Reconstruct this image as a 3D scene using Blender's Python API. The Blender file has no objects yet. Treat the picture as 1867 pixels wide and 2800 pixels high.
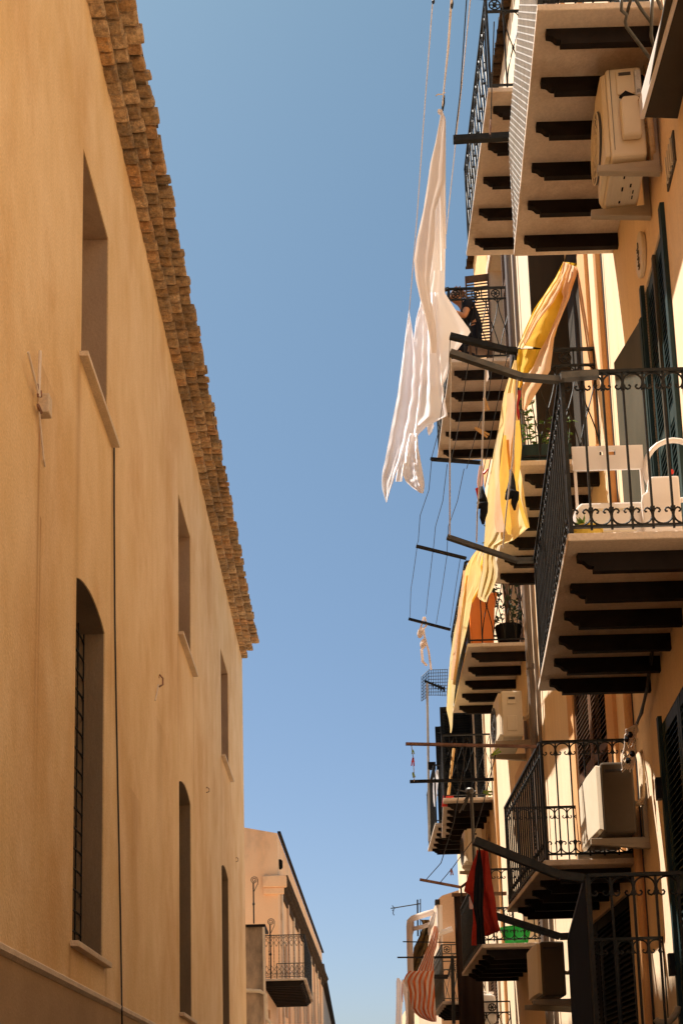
import bpy, math, random
from mathutils import Vector, Matrix
random.seed(7)
S = bpy.context.scene
COL = S.collection
R = math.radians
PI = math.pi

# ------------------------------------------------------------------ camera
F, PX, PY = 3500.0, 933.0, 2437.0          # focal length and principal point, in photo pixels
UP = Vector((430 - PX, PY + 16600, -F)).normalized()
SD = Vector((962 - PX, PY - 3077, -F)).normalized()
SD = (SD - UP * SD.dot(UP)).normalized()
RT = SD.cross(UP)
EYE = Vector((0, 0, 1.6))
def ray(u, v):
    c = Vector((u - PX, PY - v, -F)) / F
    return Vector((RT.dot(c), SD.dot(c), UP.dot(c)))
def atx(u, v, X):
    d = ray(u, v); return EYE + d * (X / d.x)
def aty(u, v, Y):
    d = ray(u, v); return EYE + d * (Y / d.y)
cam = bpy.data.cameras.new('camera'); co = bpy.data.objects.new('camera', cam); COL.objects.link(co)
mw = Matrix((RT, SD, UP)).to_4x4(); mw.translation = EYE
co.matrix_world = mw
cam.sensor_fit = 'VERTICAL'; cam.sensor_height = 36; cam.sensor_width = 24
cam.lens = 36 * F / 2800
cam.shift_x = (933.5 - PX) / 2800
cam.shift_y = (PY - 1400) / 2800
cam.clip_start = 0.05; cam.clip_end = 3000
S.camera = co

# ------------------------------------------------------------------ light
LD = Vector((0.85, -0.42, -2.0)).normalized()     # the way the sunlight travels
sun = bpy.data.lights.new('sun', 'SUN'); sun.energy = 5; sun.angle = R(0.5); sun.color = (1, .93, .84)
so = bpy.data.objects.new('sun', sun); COL.objects.link(so)
so.rotation_euler = LD.to_track_quat('-Z', 'Y').to_euler()
W = bpy.data.worlds.new('World'); S.world = W; W.use_nodes = True
nt = W.node_tree; bg = nt.nodes['Background']
sky = nt.nodes.new('ShaderNodeTexSky'); sky.sky_type = 'NISHITA'; sky.sun_disc = False
sky.sun_elevation = math.asin(-LD.z); sky.sun_rotation = math.atan2(-LD.x, -LD.y)
sky.air_density = 1.0; sky.dust_density = 1.5; sky.ozone_density = 1.0
tint = nt.nodes.new('ShaderNodeMix'); tint.data_type = 'RGBA'; tint.blend_type = 'MULTIPLY'; tint.inputs[0].default_value = 1
tcw = nt.nodes.new('ShaderNodeTexCoord'); spw = nt.nodes.new('ShaderNodeSeparateXYZ'); rpw = nt.nodes.new('ShaderNodeValToRGB')
nt.links.new(tcw.outputs['Generated'], spw.inputs[0]); nt.links.new(spw.outputs[2], rpw.inputs[0])
rpw.color_ramp.elements[0].position = .05; rpw.color_ramp.elements[0].color = (.94, .95, 1.05, 1)
rpw.color_ramp.elements[1].position = .72; rpw.color_ramp.elements[1].color = (.85, 1.06, .97, 1)
nt.links.new(rpw.outputs[0], tint.inputs[7])          # the film's slightly greenish blue
nt.links.new(sky.outputs[0], tint.inputs[6]); nt.links.new(tint.outputs[2], bg.inputs[0]); bg.inputs[1].default_value = 0.056
S.view_settings.view_transform = 'Standard'; S.view_settings.look = 'None'
S.view_settings.exposure = 1.2; S.view_settings.gamma = 1
S.cycles.max_bounces = 10; S.cycles.diffuse_bounces = 8

# ------------------------------------------------------------------ materials
def mat(name, c1, c2=None, scale=4.0, stretch=(1, 1, 1), rough=.85, bump=0.0, bscale=40, metal=0, island=None,
        c3=None, s3=.6, t3=.5, streak=0, trans=0, speck=0, lo=.35, hi=.65, spec=.3):
    m = bpy.data.materials.new(name); m.use_nodes = True; n = m.node_tree; N = n.nodes; L = n.links
    p = N['Principled BSDF']; p.inputs['Roughness'].default_value = rough; p.inputs['Metallic'].default_value = metal
    p.inputs['Specular IOR Level'].default_value = spec
    tc = N.new('ShaderNodeTexCoord'); mp = N.new('ShaderNodeMapping'); mp.inputs['Scale'].default_value = stretch
    L.new(tc.outputs['Object'], mp.inputs[0])
    col = None
    def rgb(c): return (c[0], c[1], c[2], 1)
    if c2 is None: c2 = tuple(x * .8 for x in c1)
    nz = N.new('ShaderNodeTexNoise'); nz.inputs['Scale'].default_value = scale; nz.inputs['Detail'].default_value = 6; nz.inputs['Roughness'].default_value = .6
    L.new(mp.outputs[0], nz.inputs['Vector'])
    cr = N.new('ShaderNodeValToRGB'); cr.color_ramp.elements[0].position = lo; cr.color_ramp.elements[1].position = hi
    cr.color_ramp.elements[0].color = rgb(c1); cr.color_ramp.elements[1].color = rgb(c2)
    L.new(nz.outputs['Fac'], cr.inputs[0]); col = cr.outputs[0]
    if island:
        g = N.new('ShaderNodeNewGeometry'); c = N.new('ShaderNodeValToRGB')
        els = c.color_ramp.elements
        for i, (pos, cc) in enumerate(island):
            e = els[i] if i < 2 else els.new(pos)
            e.position = pos; e.color = rgb(cc)
        L.new(g.outputs['Random Per Island'], c.inputs[0])
        mx = N.new('ShaderNodeMix'); mx.data_type = 'RGBA'; mx.blend_type = 'MULTIPLY'; mx.inputs[0].default_value = 1
        L.new(col, mx.inputs[6]); L.new(c.outputs[0], mx.inputs[7]); col = mx.outputs[2]
    if c3:
        z = N.new('ShaderNodeTexNoise'); z.inputs['Scale'].default_value = s3; z.inputs['Detail'].default_value = 8; z.inputs['Roughness'].default_value = .65
        L.new(mp.outputs[0], z.inputs['Vector'])
        r2 = N.new('ShaderNodeMapRange'); r2.inputs[1].default_value = t3; r2.inputs[2].default_value = t3 + .22
        L.new(z.outputs['Fac'], r2.inputs[0])
        mx = N.new('ShaderNodeMix'); mx.data_type = 'RGBA'
        L.new(r2.outputs[0], mx.inputs[0]); L.new(col, mx.inputs[6]); mx.inputs[7].default_value = rgb(c3); col = mx.outputs[2]
    if streak:
        m4 = N.new('ShaderNodeMapping'); m4.inputs['Scale'].default_value = (1, 1, .035); L.new(tc.outputs['Object'], m4.inputs[0])
        z = N.new('ShaderNodeTexNoise'); z.inputs['Scale'].default_value = 7; z.inputs['Detail'].default_value = 5; z.inputs['Roughness'].default_value = .7
        L.new(m4.outputs[0], z.inputs['Vector'])
        r2 = N.new('ShaderNodeMapRange'); r2.inputs[1].default_value = .3; r2.inputs[2].default_value = .65
        r2.inputs[3].default_value = 1 - streak; r2.inputs[4].default_value = 1 + streak*.3
        L.new(z.outputs['Fac'], r2.inputs[0])
        mx = N.new('ShaderNodeMix'); mx.data_type = 'RGBA'; mx.blend_type = 'MULTIPLY'; mx.inputs[0].default_value = 1
        L.new(col, mx.inputs[6]); L.new(r2.outputs[0], mx.inputs[7]); col = mx.outputs[2]
    if speck:
        z = N.new('ShaderNodeTexNoise'); z.inputs['Scale'].default_value = 55; z.inputs['Detail'].default_value = 3
        L.new(tc.outputs['Object'], z.inputs['Vector'])
        r2 = N.new('ShaderNodeMapRange'); r2.inputs[1].default_value = .3; r2.inputs[2].default_value = .7
        r2.inputs[3].default_value = 1 - speck; r2.inputs[4].default_value = 1 + speck
        L.new(z.outputs['Fac'], r2.inputs[0])
        mx = N.new('ShaderNodeMix'); mx.data_type = 'RGBA'; mx.blend_type = 'MULTIPLY'; mx.inputs[0].default_value = 1
        L.new(col, mx.inputs[6]); L.new(r2.outputs[0], mx.inputs[7]); col = mx.outputs[2]
    L.new(col, p.inputs['Base Color'])
    if bump:
        b = N.new('ShaderNodeTexNoise'); b.inputs['Scale'].default_value = bscale; b.inputs['Detail'].default_value = 5
        L.new(mp.outputs[0], b.inputs['Vector'])
        bn = N.new('ShaderNodeBump'); bn.inputs['Strength'].default_value = bump; bn.inputs['Distance'].default_value = .02
        L.new(b.outputs['Fac'], bn.inputs['Height']); L.new(bn.outputs[0], p.inputs['Normal'])
    if trans:
        t = N.new('ShaderNodeBsdfTranslucent'); L.new(col, t.inputs[0])
        ms = N.new('ShaderNodeMixShader'); ms.inputs[0].default_value = trans
        L.new(p.outputs[0], ms.inputs[1]); L.new(t.outputs[0], ms.inputs[2])
        L.new(ms.outputs[0], N['Material Output'].inputs[0])
    return m

def stripes(name, ca, cb, width, dirv):
    m = bpy.data.materials.new(name); m.use_nodes = True; N = m.node_tree.nodes; L = m.node_tree.links
    p = N['Principled BSDF']; p.inputs['Roughness'].default_value = .9
    uv = N.new('ShaderNodeUVMap'); sp = N.new('ShaderNodeSeparateXYZ'); L.new(uv.outputs[0], sp.inputs[0])
    a0 = N.new('ShaderNodeMath'); a0.operation = 'MULTIPLY'; a0.inputs[1].default_value = width; L.new(sp.outputs[0], a0.inputs[0])
    a = N.new('ShaderNodeMath'); a.operation = 'MULTIPLY_ADD'; a.inputs[1].default_value = dirv; L.new(sp.outputs[1], a.inputs[0]); L.new(a0.outputs[0], a.inputs[2])
    f = N.new('ShaderNodeMath'); f.operation = 'FRACT'; L.new(a.outputs[0], f.inputs[0])
    g = N.new('ShaderNodeMath'); g.operation = 'GREATER_THAN'; g.inputs[1].default_value = .5; L.new(f.outputs[0], g.inputs[0])
    mx = N.new('ShaderNodeMix'); mx.data_type = 'RGBA'; L.new(g.outputs[0], mx.inputs[0])
    mx.inputs[6].default_value = (*ca, 1); mx.inputs[7].default_value = (*cb, 1)
    L.new(mx.outputs[2], p.inputs['Base Color'])
    t = N.new('ShaderNodeBsdfTranslucent'); L.new(mx.outputs[2], t.inputs[0])
    ms = N.new('ShaderNodeMixShader'); ms.inputs[0].default_value = .4
    L.new(p.outputs[0], ms.inputs[1]); L.new(t.outputs[0], ms.inputs[2]); L.new(ms.outputs[0], N['Material Output'].inputs[0])
    return m

M = dict(
 ochre=mat('ochre_stucco', (.72, .49, .225), (.83, .62, .36), 1.5, (1, 1, .7), c3=(.64, .39, .155), s3=.6, t3=.48, streak=.03, lo=.3, hi=.7, bump=.35, bscale=30, speck=.11),
 cream=mat('apricot_stucco', (.80, .60, .39), (.84, .65, .44), 1.3, (1, 1, .4), c3=(.76, .54, .32), s3=.7, t3=.56, bump=.2, bscale=34, speck=.05, streak=.07),
 orange=mat('shade_orange_stucco', (.76, .42, .15), (.80, .47, .19), 1.5, (1, 1, .4), c3=(.68, .35, .11), s3=.8, t3=.55, bump=.2, bscale=34, speck=.06),
 trim=mat('terracotta_paint', (.62, .33, .13), (.68, .38, .17), 3, (1, 1, .3), bump=.1, speck=.05),
 tan=mat('weathered_plaster', (.62, .42, .27), (.70, .50, .34), 1.2, (1, 1, .5), c3=(.30, .20, .13), s3=.6, t3=.60, bump=.3, speck=.08),
 stained=mat('stained_plaster', (.50, .34, .22), (.58, .42, .29), 1.0, (1, 1, .35), c3=(.06, .045, .035), s3=.75, t3=.46, bump=.3, speck=.1),
 slab=mat('marble_slab', (.58, .48, .38), (.66, .56, .46), 2.5, c3=(.38, .27, .18), s3=1.6, t3=.52, bump=.25, rough=.8, speck=.08),
 stone=mat('pale_stone', (.62, .50, .36), (.70, .57, .42), 5, c3=(.42, .31, .2), s3=2, t3=.56, bump=.3, speck=.1),
 corbel=mat('dark_corbel_paint', (.012, .009, .008), (.020, .015, .013), 6, rough=.7, bump=.1, spec=.08),
 iron=mat('black_iron', (.014, .015, .015), (.028, .028, .026), 20, rough=.55, metal=.2, bump=.1, bscale=90, spec=.2),
 iron2=mat('grey_iron', (.075, .075, .07), (.12, .115, .10), 20, rough=.5, metal=.3, spec=.4),
 rust=mat('rusted_iron', (.20, .10, .06), (.34, .20, .14), 14, rough=.8, bump=.3),
 net=mat('grey_wire_net', (.42, .41, .38), (.55, .53, .5), 9, rough=.6),
 tile=mat('clay_tile', (.62, .55, .48), (1.15, 1.12, 1.05), 16, c3=(.22, .18, .14), s3=14, t3=.50, bump=1, bscale=18, speck=.25,
          island=[(0, (.42, .28, .15)), (1, (.58, .36, .17)), (.2, (.28, .21, .13)), (.38, (.62, .46, .29)), (.55, (.44, .32, .19)), (.72, (.54, .32, .16)), (.80, (.54, .39, .23)), (.9,(.32,.22,.12))]),
 mortar=mat('eave_mortar', (.34, .24, .13), (.42, .3, .17), 8, bump=.5, bscale=25, speck=.15),
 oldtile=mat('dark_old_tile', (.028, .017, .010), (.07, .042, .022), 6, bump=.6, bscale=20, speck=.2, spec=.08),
 cloth=mat('white_cotton', (.97, .95, .97), (.96, .93, .95), 3, (1, 1, 1), rough=.95, trans=.85, bump=.15, bscale=26),
 cloth2=mat('ivory_and_shade_cotton', (.88, .78, .70), (.84, .74, .66), 3, rough=.95, trans=.6, bump=.15, bscale=26),
 yellow=mat('yellow_cotton', (.92, .76, .36), (.90, .68, .26), 2.2, (1, 1, .6), rough=.9, trans=.5, c3=(.93, .84, .60), s3=1.3, t3=.5, bump=.35, bscale=16),
 yellow2=mat('golden_cotton', (.86, .56, .06), (.80, .46, .03), 3, rough=.9, trans=.45, bump=.3, bscale=16),
 amber=mat('faded_amber_cotton', (.80, .56, .36), (.74, .46, .24), 3, rough=.9, trans=.4, bump=.3, bscale=16),
 red=mat('red_towelling', (.52, .05, .028), (.44, .04, .022), 6, rough=1, trans=.35, bump=.4, bscale=60),
 pinkc=mat('pink_cotton', (.80, .42, .38), (.85, .6, .55), 3, rough=.95, trans=.5),
 black=mat('black_cloth', (.012, .012, .014), (.02, .02, .022), 5, rough=.9, spec=.08),
 greyblk=mat('charcoal_cloth', (.03, .033, .036), (.05, .055, .06), 5, rough=.9, spec=.08),
 tarp=mat('dark_brown_tarp', (.030, .018, .014), (.045, .028, .022), 2, (1, 1, .2), rough=.8, spec=.08),
 acw=mat('cream_metal', (.68, .58, .42), (.74, .64, .48), 3, c3=(.5, .4, .26), s3=3, t3=.6, rough=.5, bump=.03),
 blackwood=mat('black_shutter_paint', (.010, .011, .012), (.018, .019, .020), 5, rough=.8, spec=.1),
 acdark=mat('shadowed_grey_metal', (.10, .08, .055), (.13, .10, .07), 3, rough=.5, spec=.08),  # shade on the casing sides put into the base colour
 reveal=mat('shade_toned_reveal', (.22, .15, .09), (.30, .21, .13), 1.4, (1, 1, .3), rough=.95, bump=.2, speck=.06),  # recess shade of the arched windows put into the base colour
 reveal2=mat('stained_shade_reveal', (.40, .27, .17), (.50, .35, .23), 1.2, (1, 1, .5), rough=.95, bump=.2, c3=(.3,.2,.14), s3=1.3, t3=.52, speck=.06),  # stains, with the upper recess shade put into the base colour
 plinth=mat('brown_plinth', (.34, .22, .11), (.42, .28, .15), 1.4, rough=.9, bump=.2, speck=.06),
 peach=mat('faded_orange_stucco', (.84, .50, .26), (.88, .58, .33), .8, (1, 1, .5), c3=(.42, .27, .17), s3=.55, t3=.55, bump=.3, speck=.09),
 acd=mat('dusty_grey_metal', (.34, .28, .2), (.40, .33, .24), 3, rough=.5),
 acfan=mat('dark_fan', (.05, .045, .04), (.08, .07, .06), 5, rough=.5),
 plastic=mat('white_plastic', (.86, .80, .74), (.82, .75, .68), 3, rough=.4, trans=.25, spec=.5),
 label=mat('pale_sticker', (.55, .55, .55), (.7, .7, .7), 60, rough=.5),
 hose=mat('tan_hose', (.45, .32, .18), (.55, .4, .25), 12, (1, 1, 4), rough=.7),
 rope=mat('white_cord', (.72, .62, .52), (.8, .7, .6), 30, rough=.9),
 wire=mat('dark_wire', (.03, .03, .03), (.04, .04, .04), 30, rough=.6),
 pipe=mat('brown_grey_pipe', (.13, .10, .085), (.17, .135, .11), 6, (1, 1, .2), rough=.45),
 wood=mat('dark_wood', (.10, .055, .032), (.15, .085, .05), 6, (1, 1, .15), rough=.6, bump=.2, spec=.08),
 wood2=mat('pine_peg', (.62, .36, .12), (.7, .42, .16), 30, rough=.7),
 dgreen=mat('dark_green_paint', (.022, .040, .042), (.035, .06, .06), 5, (1, 1, .3), rough=.5, bump=.1, spec=.08),
 olive=mat('grey_olive_paint', (.07, .065, .045), (.10, .09, .065), 4, (1, 1, .3), rough=.6, spec=.08),
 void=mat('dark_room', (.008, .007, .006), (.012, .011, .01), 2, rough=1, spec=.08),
 blind=mat('brown_blind', (.050, .040, .028), (.065, .052, .038), 3, (1, 1, .2), rough=.8, spec=.08),
 glass=mat('dark_leaded_glass', (.012, .018, .02), (.02, .028, .03), 3, rough=.45, spec=.2),
 orangep=mat('orange_plastic', (.80, .22, .02), (.74, .19, .02), 3, rough=.45, spec=.5),
 green=mat('bright_green_plastic', (.03, .55, .09), (.025, .5, .08), 3, rough=.4, trans=.25, spec=.5),
 leaf=mat('green_leaf', (.06, .12, .02), (.12, .18, .04), 9, rough=.6, trans=.3),
 leafd=mat('dark_leaf', (.02, .04, .015), (.04, .06, .02), 9, rough=.6, trans=.15),
 clay=mat('terracotta_pot', (.36, .15, .07), (.3, .12, .05), 5, rough=.8),
 ypot=mat('yellow_pot', (.62, .42, .06), (.55, .36, .05), 5, rough=.5),
 skin=mat('tanned_skin', (.50, .22, .10), (.54, .25, .12), 5, rough=.6),
 hair=mat('greying_hair', (.42, .26, .17), (.25, .14, .09), 60, rough=.7),
 shirt=mat('black_shirt', (.014, .014, .018), (.02, .02, .025), 5, rough=.9, spec=.08),
 paving=mat('stone_paving', (.07, .065, .06), (.10, .09, .08), 2, bump=.3, speck=.1),
 pegr=mat('red_peg', (.65, .05, .03), (.6, .04, .03), 5, rough=.4),
 pegg=mat('green_peg', (.28, .42, .04), (.3, .45, .05), 5, rough=.4),
 bluew=mat('pale_blue_panel', (.45, .5, .6), (.5, .55, .65), 5, rough=.4),
)
M['stripe'] = stripes('orange_white_stripe', (.75, .20, .06), (.88, .74, .62), 5.5, 2.0)

# rain and rust runs down the ochre plaster, below the sills and the fittings
def runs(m, lst, c):
    n = m.node_tree; N = n.nodes; L = n.links; p = N['Principled BSDF']; src = p.inputs['Base Color'].links[0].from_socket
    g = N.new('ShaderNodeNewGeometry'); sp = N.new('ShaderNodeSeparateXYZ'); L.new(g.outputs['Position'], sp.inputs[0])
    mp = N.new('ShaderNodeMapping'); mp.inputs['Scale'].default_value = (1, 9, .8); L.new(g.outputs['Position'], mp.inputs[0])
    nz = N.new('ShaderNodeTexNoise'); nz.inputs['Scale'].default_value = 1.6; nz.inputs['Detail'].default_value = 5; L.new(mp.outputs[0], nz.inputs['Vector'])
    def M_(op, a, b=None, c_=None):
        q = N.new('ShaderNodeMath'); q.operation = op
        for i, x in enumerate((a, b, c_)):
            if x is None: continue
            if isinstance(x, (int, float)): q.inputs[i].default_value = x
            else: L.new(x, q.inputs[i])
        return q.outputs[0]
    tot = None
    for y, z, w, ln, s in lst:
        dy = M_('ABSOLUTE', M_('SUBTRACT', sp.outputs[1], y)); a = N.new('ShaderNodeMapRange'); a.interpolation_type = 'SMOOTHSTEP'
        L.new(dy, a.inputs[0]); a.inputs[1].default_value = 0; a.inputs[2].default_value = w; a.inputs[3].default_value = s; a.inputs[4].default_value = 0
        b = N.new('ShaderNodeMapRange'); L.new(sp.outputs[2], b.inputs[0]); b.inputs[1].default_value = z-ln; b.inputs[2].default_value = z; b.inputs[3].default_value = 0; b.inputs[4].default_value = 1
        k = M_('LESS_THAN', sp.outputs[2], z); f = M_('MULTIPLY', M_('MULTIPLY', a.outputs[0], b.outputs[0]), k); tot = f if tot is None else M_('MAXIMUM', tot, f)
    tot = M_('MULTIPLY', tot, M_('MULTIPLY', nz.outputs['Fac'], 1.8)); tot = M_('MINIMUM', tot, .9)
    mx = N.new('ShaderNodeMix'); mx.data_type = 'RGBA'; L.new(tot, mx.inputs[0]); L.new(src, mx.inputs[6]); mx.inputs[7].default_value = (*c, 1); L.new(mx.outputs[2], p.inputs['Base Color'])
bk = atx(112, 1140, -2.25)
runs(M['ochre'], [(bk.y-.02, bk.z, .07, 3.2, .9), (bk.y+.06, bk.z-.8, .05, 2.6, .8), (10.38, 8.45, .16, 3.6, .55), (12.0, 8.45, .08, 3.4, .7), (17.0, 8.45, .12, 2.6, .45), (18.75, 8.45, .08, 3.2, .6),
     (23.0, 8.45, .12, 2.4, .4), (24.85, 8.45, .08, 2.6, .5), (10.3, 3.12, .1, .8, .5), (11.85, 3.12, .08, .9, .6), (14.7, 12.3, .06, 5, .3), (20.6, 12.3, .05, 5.5, .45), (26.4, 12.3, .3, 3, .2), (15.3, 6.6, .5, 2.4, .25), (13.4, 5.2, .6, 2.2, .3), (9.2, 7.5, .6, 3.4, .3)], (.40, .19, .06))

# ------------------------------------------------------------------ mesh builder
ORG = {}
class MB:
    def __init__(s): s.v = []; s.f = []; s.uv = {}
    def add(s, vs, fs):
        b = len(s.v); s.v += [Vector(p) for p in vs]; s.f += [tuple(b + i for i in f) for f in fs]; return s
    def box(s, x0, x1, y0, y1, z0, z1):
        return s.add([(x0,y0,z0),(x1,y0,z0),(x1,y1,z0),(x0,y1,z0),(x0,y0,z1),(x1,y0,z1),(x1,y1,z1),(x0,y1,z1)],
                     [(0,3,2,1),(4,5,6,7),(0,1,5,4),(1,2,6,5),(2,3,7,6),(3,0,4,7)])
    def bar(s, p, q, w, h=None, up=(0,0,1)):
        p = Vector(p); q = Vector(q); h = h or w; d = (q - p).normalized(); u = Vector(up)
        if abs(d.dot(u)) > .95: u = Vector((1,0,0))
        a = d.cross(u).normalized() * w / 2; b = a.cross(d).normalized() * h / 2
        return s.add([p-a-b,p+a-b,p+a+b,p-a+b,q-a-b,q+a-b,q+a+b,q-a+b],
                     [(0,1,2,3),(7,6,5,4),(0,4,5,1),(1,5,6,2),(2,6,7,3),(3,7,4,0)])
    def tube(s, pts, r, n=6, cap=True):
        pts = [Vector(p) for p in pts]; rs = r if isinstance(r, (list, tuple)) else [r] * len(pts)
        base = len(s.v); prev = None
        for i, p in enumerate(pts):
            d = (pts[min(i+1, len(pts)-1)] - pts[max(i-1, 0)])
            d = d.normalized() if d.length > 1e-9 else Vector((0,0,1))
            if prev is None:
                u = Vector((0,0,1)) if abs(d.z) < .9 else Vector((1,0,0)); a = d.cross(u).normalized()
            else:
                a = (prev - d * prev.dot(d)); a = a.normalized() if a.length > 1e-6 else d.orthogonal().normalized()
            prev = a; b = d.cross(a)
            for k in range(n):
                t = 2 * PI * k / n; s.v.append(p + (a * math.cos(t) + b * math.sin(t)) * rs[i])
        for i in range(len(pts) - 1):
            for k in range(n):
                s.f.append((base+i*n+k, base+i*n+(k+1)%n, base+(i+1)*n+(k+1)%n, base+(i+1)*n+k))
        if cap:
            s.f.append(tuple(base + k for k in range(n))[::-1]); s.f.append(tuple(base + (len(pts)-1)*n + k for k in range(n)))
        return s
    def prism(s, poly, d):                       # poly: 3D points; d: extrusion vector
        d = Vector(d); n = len(poly); b = len(s.v); s.v += [Vector(p) for p in poly] + [Vector(p) + d for p in poly]
        s.f.append(tuple(b + i for i in range(n))[::-1]); s.f.append(tuple(b + n + i for i in range(n)))
        for i in range(n): j = (i + 1) % n; s.f.append((b+i, b+j, b+n+j, b+n+i))
        return s
    def lathe(s, c, prof, n=16, ax=(0,0,1)):
        c = Vector(c); ax = Vector(ax).normalized(); a = ax.orthogonal().normalized(); bb = ax.cross(a); b = len(s.v)
        for r, z in prof:
            for k in range(n):
                t = 2*PI*k/n; s.v.append(c + ax * z + (a*math.cos(t) + bb*math.sin(t)) * r)
        for i in range(len(prof)-1):
            for k in range(n): s.f.append((b+i*n+k, b+i*n+(k+1)%n, b+(i+1)*n+(k+1)%n, b+(i+1)*n+k))
        s.f.append(tuple(b+k for k in range(n))[::-1]); s.f.append(tuple(b+(len(prof)-1)*n+k for k in range(n)))
        return s
    def leafp(s, p, d, l, w):                   # one leaf: a bent diamond
        p = Vector(p); d = Vector(d).normalized(); a = d.orthogonal().normalized(); a.rotate(Matrix.Rotation(random.random()*6.3, 3, d))
        n = d.cross(a); m = p + d*l*.5
        return s.add([p, m + a*w/2 - n*w*.15, p + d*l - n*l*.2, m - a*w/2 - n*w*.15, m + n*w*.1], [(0,1,4),(1,2,4),(2,3,4),(3,0,4)])
    def build(s, name, m, parent=None, smooth=False, label=None, bevel=0, solid=0, sub=0):
        me = bpy.data.meshes.new(name)
        if parent is None:
            xs = [v.x for v in s.v]; ys = [v.y for v in s.v]; zs = [v.z for v in s.v]
            o0 = Vector(((min(xs)+max(xs))/2, (min(ys)+max(ys))/2, min(zs)))
        else: o0 = ORG[parent.name]
        me.from_pydata([v - o0 for v in s.v], [], s.f); me.update()
        if s.uv:
            ul = me.uv_layers.new(name='UVMap')
            for li, l in enumerate(me.loops): ul.data[li].uv = s.uv.get(l.vertex_index, (0, 0))
        me.materials.append(M[m] if isinstance(m, str) else m)
        if smooth:
            for p in me.polygons: p.use_smooth = True
        o = bpy.data.objects.new(name, me); COL.objects.link(o)
        if parent is not None: o.parent = parent
        else: o.location = o0
        ORG[o.name] = o0
        if label: o['label'] = label
        if solid:
            md = o.modifiers.new('thickness', 'SOLIDIFY'); md.thickness = solid; md.offset = 0
        if bevel:
            md = o.modifiers.new('bevel', 'BEVEL'); md.width = bevel; md.segments = 2; md.limit_method = 'ANGLE'
        if sub:
            md = o.modifiers.new('subdivision', 'SUBSURF'); md.levels = sub; md.render_levels = sub
        return o
def thing(name, loc, label, cat, group=None, kind=None):
    o = bpy.data.objects.new(name, None); COL.objects.link(o); o.location = loc; o.empty_display_size = .2
    ORG[o.name] = Vector(loc)
    return tag(o, label, cat, group, kind)
def tag(o, label, cat, group=None, kind=None):
    if label: o['label'] = label
    if cat: o['category'] = cat
    if group: o['group'] = group
    if kind: o['kind'] = kind
    return o

# ------------------------------------------------------------------ walls with openings
def wall(P0, P1, z0, z1, ops, depth=.25, side=1, back=None):
    """front face in the vertical plane through P0-P1 (xy); ops: (s0, s1, za, zb, arch rise) with s measured along it.
    side: +1 when the building lies to the right of P0->P1 seen from above (recess goes that way)."""
    P0 = Vector((*P0, 0)); P1 = Vector((*P1, 0)); L = (P1 - P0).length; d = (P1 - P0) / L; nrm = Vector((d.y, -d.x, 0)) * side
    ss = sorted({0, L, *[o[0] for o in ops], *[o[1] for o in ops]}); zz = sorted({z0, z1, *[o[2] for o in ops], *[o[3] for o in ops]})
    mb = MB(); P = lambda s, z, k=0: P0 + d * s + nrm * k + Vector((0, 0, z))
    for i in range(len(ss)-1):
        for j in range(len(zz)-1):
            cs = (ss[i]+ss[i+1])/2; cz = (zz[j]+zz[j+1])/2
            if any(o[0] < cs < o[1] and o[2] < cz < o[3] for o in ops): continue
            mb.add([P(ss[i],zz[j]),P(ss[i+1],zz[j]),P(ss[i+1],zz[j+1]),P(ss[i],zz[j+1])], [(0,1,2,3)])
    for o in ops:
        a, b, za, zb, ri = o[:5]; dp = o[5] if len(o) > 5 else depth
        if ri:
            n = 12; arc = []
            for k in range(n+1):
                t = k/n; arc.append((a+(b-a)*t, zb-ri + ri*math.sin(PI*t)**.8))
            for k in range(n):
                mb.add([P(arc[k][0],arc[k][1]),P(arc[k+1][0],arc[k+1][1]),P(arc[k+1][0],zb),P(arc[k][0],zb)], [(0,1,2,3)])
            loop = [(a, za), (b, za)] + arc[::-1]
        else: loop = [(a, za), (b, za), (b, zb), (a, zb)]
        for k in range(len(loop)):
            p, q = loop[k], loop[(k+1) % len(loop)]
            if abs(p[0]-q[0]) + abs(p[1]-q[1]) < 1e-6: continue
            mb.add([P(*p),P(*q),P(*q,dp),P(*p,dp)], [(0,1,2,3)])
    return mb, P

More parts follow.
